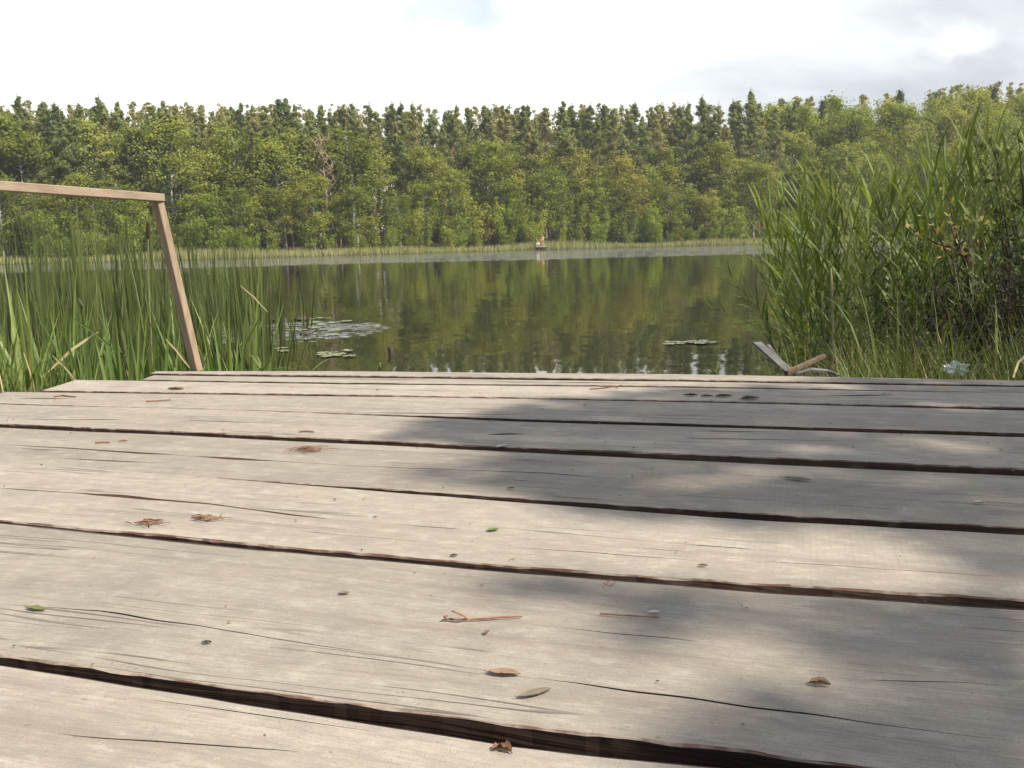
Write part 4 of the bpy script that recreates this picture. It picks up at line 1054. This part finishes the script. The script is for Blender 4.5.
# driftwood and rubbish at the reed foot
def plank(name, a, b, w, h, m_, lab, cat):
    o_ = a.copy(); mb_ = MB(); d = b - a
    boxmesh(mb_, Vector((0, 0, 0)), d, w, h, (0, 0, 1)); tag(mb_.build(name, M[m_], None, o_), lab, cat)
plank('broken_board', pix_at(757, 343, 3.55), pix_at(791, 373, 3.15), .034, .010, 'driftwood', 'grey broken board slanting from the water to the dock edge', 'board')
plank('stick', pix_at(786, 373, 3.0), pix_at(824, 356, 3.15), .016, .014, 'brownwood', 'brown squared stick lying before the reeds at the dock edge', 'stick')
plank('stick', pix_at(768, 346, 3.6), pix_at(784, 366, 3.4), .014, .014, 'driftwood', 'thin grey stick beside the broken board', 'stick')
mb = MB(); mb.tube([Vector((0, 0, 0)), Vector((.05, 0, .012)), Vector((.11, .02, .004)), Vector((.15, .01, -.01))], [.008, .009, .007, .004], 6)
tag(mb.build('root', M['driftwood'], None, pix_at(796, 374, 2.95)), 'knobbly grey root end lying below the brown stick', 'root')
def crumple(name, p, s_, m_, lab, cat, seed):
    r = random.Random(seed); bm = bmesh.new(); bmesh.ops.create_icosphere(bm, subdivisions=4, radius=1)
    ph = [r.uniform(0, 6) for _ in range(6)]
    for v in bm.verts:
        q = v.co.copy(); k = 1 + .30 * math.sin(q.x * 6 + ph[0]) * math.sin(q.y * 5 + ph[1]) + .22 * math.sin(q.z * 9 + ph[2] + q.x * 4) + .16 * math.sin(q.x * 17 + ph[3]) * math.sin(q.y * 15 + ph[4]) + r.uniform(-.08, .08)
        v.co = Vector((q.x * s_[0] * k, q.y * s_[1] * k, q.z * s_[2] * k))
    me = bpy.data.meshes.new(name); bm.to_mesh(me); bm.free(); me.materials.append(M[m_]); o = mesh_obj(name, me, None, p); tag(o, lab, cat)
crumple('plastic_bag', pix_at(955, 369, 2.95), (.032, .025, .02), 'bag', 'crumpled clear plastic bag lying in the grass right of the dock', 'plastic bag', 2)
crumple('paper_scrap', pix_at(836, 361, 3.1), (.006, .005, .012), 'rustleaf', 'small reddish scrap lying under the pale dead stalk', 'scrap', 3)
# dead pale stalk bent at the right corner
a = pix_at(1030, 352, 2.7); b2 = pix_at(1013, 378, 2.62); mb = MB(); d = b2 - a; mb.tube([Vector((0, 0, 0)), d * .4 + Vector((-.015, 0, 0)), d], [.004, .004, .003], 5)
tag(mb.build('dead_reed_stalk', M['paleleaf'], None, a), 'bent pale dead stalk at the right end of the far dock edge', 'reed')

# ------------------------------------------------------------------ bits lying on the boards
def on_deck(px, py, lift=0.001): return pix(px, py, ZD + lift)
def leaf_obj(name, px, py, w_px, ang, m_, lab, cat, curl=.35, asp=.4, seed=0):
    p = on_deck(px, py, .0008); L = w_px / FPX * (p - CAMP).length
    r = random.Random(seed + int(px)); vs_ = []; n = 9
    for i in range(n + 1):
        t = i / n; w = asp * L * math.sin(math.pi * min(1, t * .96 + .02)) ** .8 * (1 - .25 * t) * .5 + .0004
        for k in (-1, -.4, .4, 1):
            vs_.append(((t - .5) * L, w * k * (1 + r.uniform(-.1, .1)), curl * w * abs(k) ** 1.5 * r.uniform(.7, 1.3) + curl * .10 * L * (t - .5) ** 2 + .0012))
    nv = len(vs_); vs2 = [(x, y, z - .0007) for x, y, z in vs_]
    fs_ = [(i * 4 + k, i * 4 + k + 1, i * 4 + k + 5, i * 4 + k + 4) for i in range(n) for k in range(3)]
    fs_ += [tuple(nv + q for q in reversed(f)) for f in fs_]
    mb_ = MB(); mb_.add(vs_ + vs2, fs_)
    mb_.tube([(-.5 * L, 0, .001), (-.62 * L, .03 * L, .0015)], [.0006, .0004], 4)
    o = mb_.build(name, M[m_], None, p, True); o.rotation_euler = (0, 0, ang); tag(o, lab, cat)
def twig_obj(pxs, r_mm, m_, lab, extra=(), name='twig', cat='twig', up=0.0):
    """pxs: pixel polyline on the deck; extra: further polylines (side shoots) with a lift"""
    p0 = on_deck(*pxs[0], .002); mb_ = MB()
    def pl_(pp, lifts=None): return [on_deck(a, b, .0022 + (lifts[i] if lifts else 0)) - p0 for i, (a, b) in enumerate(pp)]
    q = pl_(pxs, [up * math.sin(math.pi * i / max(1, len(pxs) - 1)) for i in range(len(pxs))]); n = len(q)
    mb_.tube(q, [r_mm * .001 * (1 - .45 * i / n) for i in range(n)], 6)
    for pp, lf_ in extra: q = pl_(pp, lf_); mb_.tube(q, [r_mm * .0007] * len(q), 5)
    tag(mb_.build(name, M[m_], None, p0), lab, cat)
def needles(px, py, w_px, m_, lab, seed, name='needle_cluster', cat='plant litter', n=26):
    p = on_deck(px, py, .002); L = w_px / FPX * (p - CAMP).length; r = random.Random(seed); mb_ = MB()
    for k in range(n):
        c = Vector((r.gauss(0, .22) * L, r.gauss(0, .14) * L, r.uniform(.0005, .0025))); az = r.gauss(BANG, .5); d = Vector((math.cos(az), math.sin(az), r.uniform(-.04, .04))) * L * r.uniform(.08, .26)
        mb_.tube([c - d, c + Vector((0, 0, .001)), c + d], [.0006, .0010, .0005], 4)
    mb_.tube([(-.3 * L, .02 * L, .002), (0, 0, .004), (.32 * L, -.03 * L, .002)], [.001, .0022, .001], 6)
    tag(mb_.build(name, M[m_], None, p), lab, cat)
twig_obj([(445, 619), (462, 619.5), (480, 619), (500, 617), (522, 616.5)], 1.5, 'twig', 'thin reddish twig with curled dried tip on the wide sunlit board', [([(468, 619), (462, 615), (452, 611)], (0, .008, .010)), ([(447, 619), (444, 617), (447, 616)], (0, .004, .001))])
twig_obj([(600, 613.5), (630, 615.5), (659, 617.5)], 1.2, 'twig', 'straight thin brown twig lying at the shadow edge right of the curled one')
twig_obj([(604, 583), (608, 586), (613, 585), (616, 581), (611, 580), (607, 582)], .8, 'twig', 'tiny looped stem just below the second nearest gap')
leaf_obj('dry_leaf', 504, 673.5, 32, BANG + .1, 'dryleaf', 'curled tan leaf lying over the long crack of the wide board', 'leaf', .35, .36)
leaf_obj('dry_leaf', 535, 693, 34, BANG + .75, 'oliveleaf', 'flat olive-grey leaf below the curled tan leaf', 'leaf', .1, .3)
leaf_obj('dry_leaf', 497, 750, 9, .3, 'rustleaf', 'crumpled reddish leaf at the edge of the nearest gap', 'leaf', 1.2, .8, 2)
leaf_obj('dry_leaf', 505, 750.5, 16, 2.4, 'rustleaf', 'crumpled rusty leaf fragment touching the reddish leaf by the nearest gap', 'leaf', 1.6, .5, 3)
leaf_obj('green_leaf', 36, 609.5, 20, BANG, 'greenleaf', 'narrow fresh green leaf by the crack near the left picture edge', 'leaf', .4, .35)
leaf_obj('green_leaf', 493, 530, 12, .4, 'greenleaf', 'small yellow-green leaf bit in the middle of the third nearest board', 'leaf', .2, .6)
leaf_obj('green_leaf', 344, 593.5, 10, .2, 'oliveleaf', 'tiny olive bit on the sunlit wide board left of the curled twig', 'leaf', .2, .5)
needles(147, 523.5, 30, 'rustleaf', 'rusty brown needle clump on the sunny board left of centre', 1)
needles(203, 519, 30, 'rustleaf', 'looser brown needle clump with a twig just right of the rusty one', 2, n=18)
twig_obj([(205, 520), (218, 518), (222, 514)], 1.0, 'twig', 'short twig sticking out of the looser needle clump')
needles(309, 449.5, 40, 'rustleaf', 'long reddish-brown flake of needles left of the shadow', 3, n=30)
twig_obj([(299, 431.5), (306, 431), (314, 431.8)], 2.2, 'rustleaf', 'small rust-brown bark bit above the long flake of needles')
twig_obj([(590, 389), (603, 387.8), (613, 386.5), (622, 385)], 2.2, 'twig', 'reddish twig with lumpy bark near the far dock edge', [([(604, 388), (611, 386), (618, 388)], (0, .006, .002))])
for k, (px, py, w, lab) in enumerate(((691, 395.5, 14, 'dark withered leaf, first from the left in the row near the far edge'), (707, 396.5, 12, 'dark withered leaf, second from the left in the row near the far edge'),
                                   (724, 396.5, 17, 'dark withered leaf, third from the left in the row near the far edge'), (750, 398.8, 20, 'dark withered leaf lying apart at the right end of the row'))):
    leaf_obj('withered_leaf', px, py, w, BANG + .2 * k, 'darkleaf', lab, 'leaf', .5, .45, k)
leaf_obj('dry_leaf', 797, 479, 26, BANG - .2, 'oliveleaf', 'flat brownish leaf in the deck shadow on the right', 'leaf', .25, .3)
leaf_obj('pale_chip', 654, 612.5, 10, .1, 'paleleafbit', 'tiny white chip touching the straight thin twig', 'chip', .2, .35)
leaf_obj('pale_chip', 502, 446, 14, .8, 'paleleafbit', 'pale wood chip sitting on the dark gap at the shadow edge', 'chip', .2, .3)
leaf_obj('dry_leaf', 176, 389.3, 17, BANG, 'rustleaf', 'brown leaf on a far board below the railing post', 'leaf', .6, .4)
twig_obj([(54, 396.6), (62, 395.4), (70, 396.3), (76, 396.8)], 2.6, 'rustleaf', 'rusty curled bark piece near the left end of a far board')
twig_obj([(146, 401.2), (158, 400.6), (171, 399.6)], 2.2, 'twig', 'dark twig lying below the brown leaf on the left far boards')
twig_obj([(95, 442.5), (103, 442), (110, 442.5)], 2.2, 'rustleaf', 'short brown bark bit at the left beside the dark gap')
twig_obj([(119, 441), (124, 440.2), (127, 440.6)], 1.8, 'twig', 'tiny dark twig end right of the short bark bit')
leaf_obj('dry_leaf', 820, 685, 18, BANG, 'dryleaf', 'small curled leaf over the crack in the lower right shadow', 'leaf', 1.2, .5)
leaf_obj('dry_leaf', 454, 556, 7, 0, 'darkleaf', 'tiny dark seed-like leaf above the second nearest gap', 'leaf', .5, .5)
leaf_obj('dry_leaf', 207, 643, 9, -.1, 'darkleaf', 'tiny dark leaf on the wide board left of the nearest gap', 'leaf', .5, .4)
leaf_obj('dry_leaf', 487, 633, 7, 1.2, 'rustleaf', 'tiny brown bud below the curled reddish twig', 'leaf', .8, .6)
leaf_obj('dry_leaf', 979, 503, 10, -.2, 'paleleafbit', 'small pale leaf near the right picture edge in shade', 'leaf', .5, .4)
leaf_obj('dry_leaf', 703, 566, 9, -.2, 'rustleaf', 'small rusty leaf bit on the sunlit strip left of the lower shadow', 'leaf', .5, .4)
leaf_obj('dry_leaf', 410, 492, 7, -.2, 'rustleaf', 'tiny rusty leaf bit left of the shadow tongue', 'leaf', .5, .4)
leaf_obj('dry_leaf', 511, 488.5, 7, .2, 'rustleaf', 'tiny brown leaf bit inside the shadow tongue', 'leaf', .5, .4)
# crumbs and specks: uncountable
mb = MB(); r = random.Random(55)
for k in range(380):
    x = r.uniform(-1.6, 1.9); y = 0.55 + 2.1 * r.random(); 
    s_ = r.uniform(.0008, .0024) * (1.6 if r.random() < .1 else 1); az = r.uniform(-.9, .5); d = Vector((math.cos(az), math.sin(az), 0)) * s_ * r.uniform(.8, 2.2); e = Vector((-math.sin(az), math.cos(az), 0)) * s_ * .6
    c = Vector((x, y, ZD + .0015)); hh = Vector((0, 0, s_ * .8))
    mb.add([c - d, c + e, c + d, c - e, c + hh], [(0, 1, 4), (1, 2, 4), (2, 3, 4), (3, 0, 4)], k % 3)
tag(mb.build('plant_litter', [M['rustleaf'], M['darkleaf'], M['dryleaf']]), 'scattered crumbs of bark and leaf litter over the dock boards', 'litter', kind='stuff')

# ------------------------------------------------------------------ alder on the bank to the right, which shades the dock
def inpoly(x, y, poly):
    c = False; n = len(poly)
    for i in range(n):
        x1, y1 = poly[i]; x2, y2 = poly[i - 1]
        if (y1 > y) != (y2 > y) and x < (x2 - x1) * (y - y1) / (y2 - y1) + x1: c = not c
    return c
SH = [[(870, 378), (800, 385), (650, 391), (585, 397), (530, 402), (500, 415), (445, 418), (412, 431), (455, 447), (485, 456), (425, 470), (430, 479), (500, 486), (560, 500), (600, 519), (700, 521), (900, 527), (1300, 540), (1300, 376)],
      [(755, 598), (792, 655), (850, 666), (900, 688), (1300, 692), (1300, 538), (940, 540), (960, 565), (1000, 590), (900, 604), (860, 598), (800, 606)],
      [(596, 586), (690, 588), (750, 590), (715, 622), (660, 644), (606, 640), (640, 618)],
      [(500, 584), (560, 576), (600, 584), (585, 598), (530, 600)],
      [(680, 716), (760, 695), (830, 690), (1040, 705), (1200, 700), (1200, 850), (660, 850), (650, 745)]]
LIT = [(825, 612, 24, 7), (720, 632, 24, 8), (930, 672, 40, 5), (560, 500, 30, 3), (830, 450, 30, 2.5), (980, 500, 22, 4), (760, 420, 40, 2), (650, 400, 40, 2.5), (725, 476, 40, 8), (905, 487, 28, 4), (945, 481, 32, 3.5), (890, 510, 26, 7), (690, 483, 60, 7), (720, 381, 60, 4), (860, 386, 60, 2.5), (600, 420, 40, 3), (985, 712, 32, 9), (770, 745, 40, 10), (880, 720, 50, 8), (990, 760, 30, 12), (880, 716, 20, 5), (620, 500, 40, 5), (870, 615, 25, 6), (560, 455, 30, 4)]
def shade(px, py):
    if not any(inpoly(px, py, q) for q in SH): return 0.0
    v = 1.0
    for a, b, c, d in LIT:
        e = ((px - a) / c) ** 2 + ((py - b) / d) ** 2
        if e < 1.0: v = min(v, 0.06)
        elif e < 1.8: v = min(v, 0.4)
    return v
def hsh(x, y): return math.sin(x * 7.1 + 3 * math.sin(y * 5.3)) * math.sin(y * 8.3 + 2 * math.sin(x * 6.1))
r = random.Random(99); cs = []; limbs = []
while len(cs) < 29000:  # crown shaped for its shade: leaves set up sun rays from masked deck points
    X = r.uniform(-0.6, 4.6); Y = r.uniform(-1.6, 6.2)
    px, py = to_pix((X + r.gauss(0, .020) * Y, Y + r.gauss(0, .016) * Y, ZD)) if Y > 0.35 else (2000, 2000)
    far_e = float(FARL(X))
    if Y > far_e: w = (0.10 + 0.35 * hsh(X, Y)) if X > 1.2 else 0.0
    elif px < 1040 and py < 800: w = shade(px, py) * min(1, max(.22, .80 + .75 * hsh(X * 1.5 + 2, Y * 3.4) * (0.5 if Y < 1.2 else 1)))
    else: w = 0.55 + 0.5 * hsh(X, Y) if X > 0.7 else 0.0
    if r.random() > w: continue
    t = r.uniform(7.2, 11.0)
    p = Vector((X, Y, ZD)) + SUN * t
    cs.append((p.x, p.y, p.z))
cs = np.array(cs)
tx, ty = 7.2, -0.6
alder = empty('alder_tree', (tx, ty, float(ground_z(tx, ty)) - .05)); tag(alder, 'leafy alder on the bank right of the dock, whose crown shades the boards', 'tree')
base = np.array(alder.location)
mb = MB(); mb.quads(cs - base, 0.085, 0.75, 0, 12, 0.4); mb.build('crown', M['alder'], alder)
mb = MB(); mb.tube([(0, 0, 0), (.1, .1, 2), (0, .3, 4), (-.2, .4, 6), (-.3, .5, 8)], [.20, .17, .14, .10, .04], 10)
rr2 = np.random.RandomState(4)
for k in range(34):
    q = cs[rr2.randint(len(cs))] - base; h = q[2] - 1.6; s0 = Vector((-.03 * h, .06 * h, max(1.5, h))); e_ = Vector(q)
    mb.tube([s0, s0.lerp(e_, .5) + Vector((0, 0, .25)), e_], [.035, .022, .006], 5)
mb.build('trunk', M['spruce_bark'], alder)

# ------------------------------------------------------------------ thin summer haze over the lake
bm = bmesh.new(); bmesh.ops.create_cube(bm, size=1.0)
for v in bm.verts: v.co = Vector((v.co.x * 860, 150 + v.co.y * 560, 18 + v.co.z * 46))
me = bpy.data.meshes.new('haze'); bm.to_mesh(me); bm.free()
hm, N = mat('thin_haze'); pv = N.n('ShaderNodeVolumePrincipled'); pv.inputs['Color'].default_value = (0.92, 0.95, 1.0, 1); pv.inputs['Density'].default_value = 0.00030
o_ = N.n('ShaderNodeOutputMaterial'); N.l(pv.outputs[0], o_.inputs['Volume']); me.materials.append(hm)
tag(mesh_obj('haze', me), 'thin pale summer haze over the lake and the far forest', 'haze', kind='stuff')
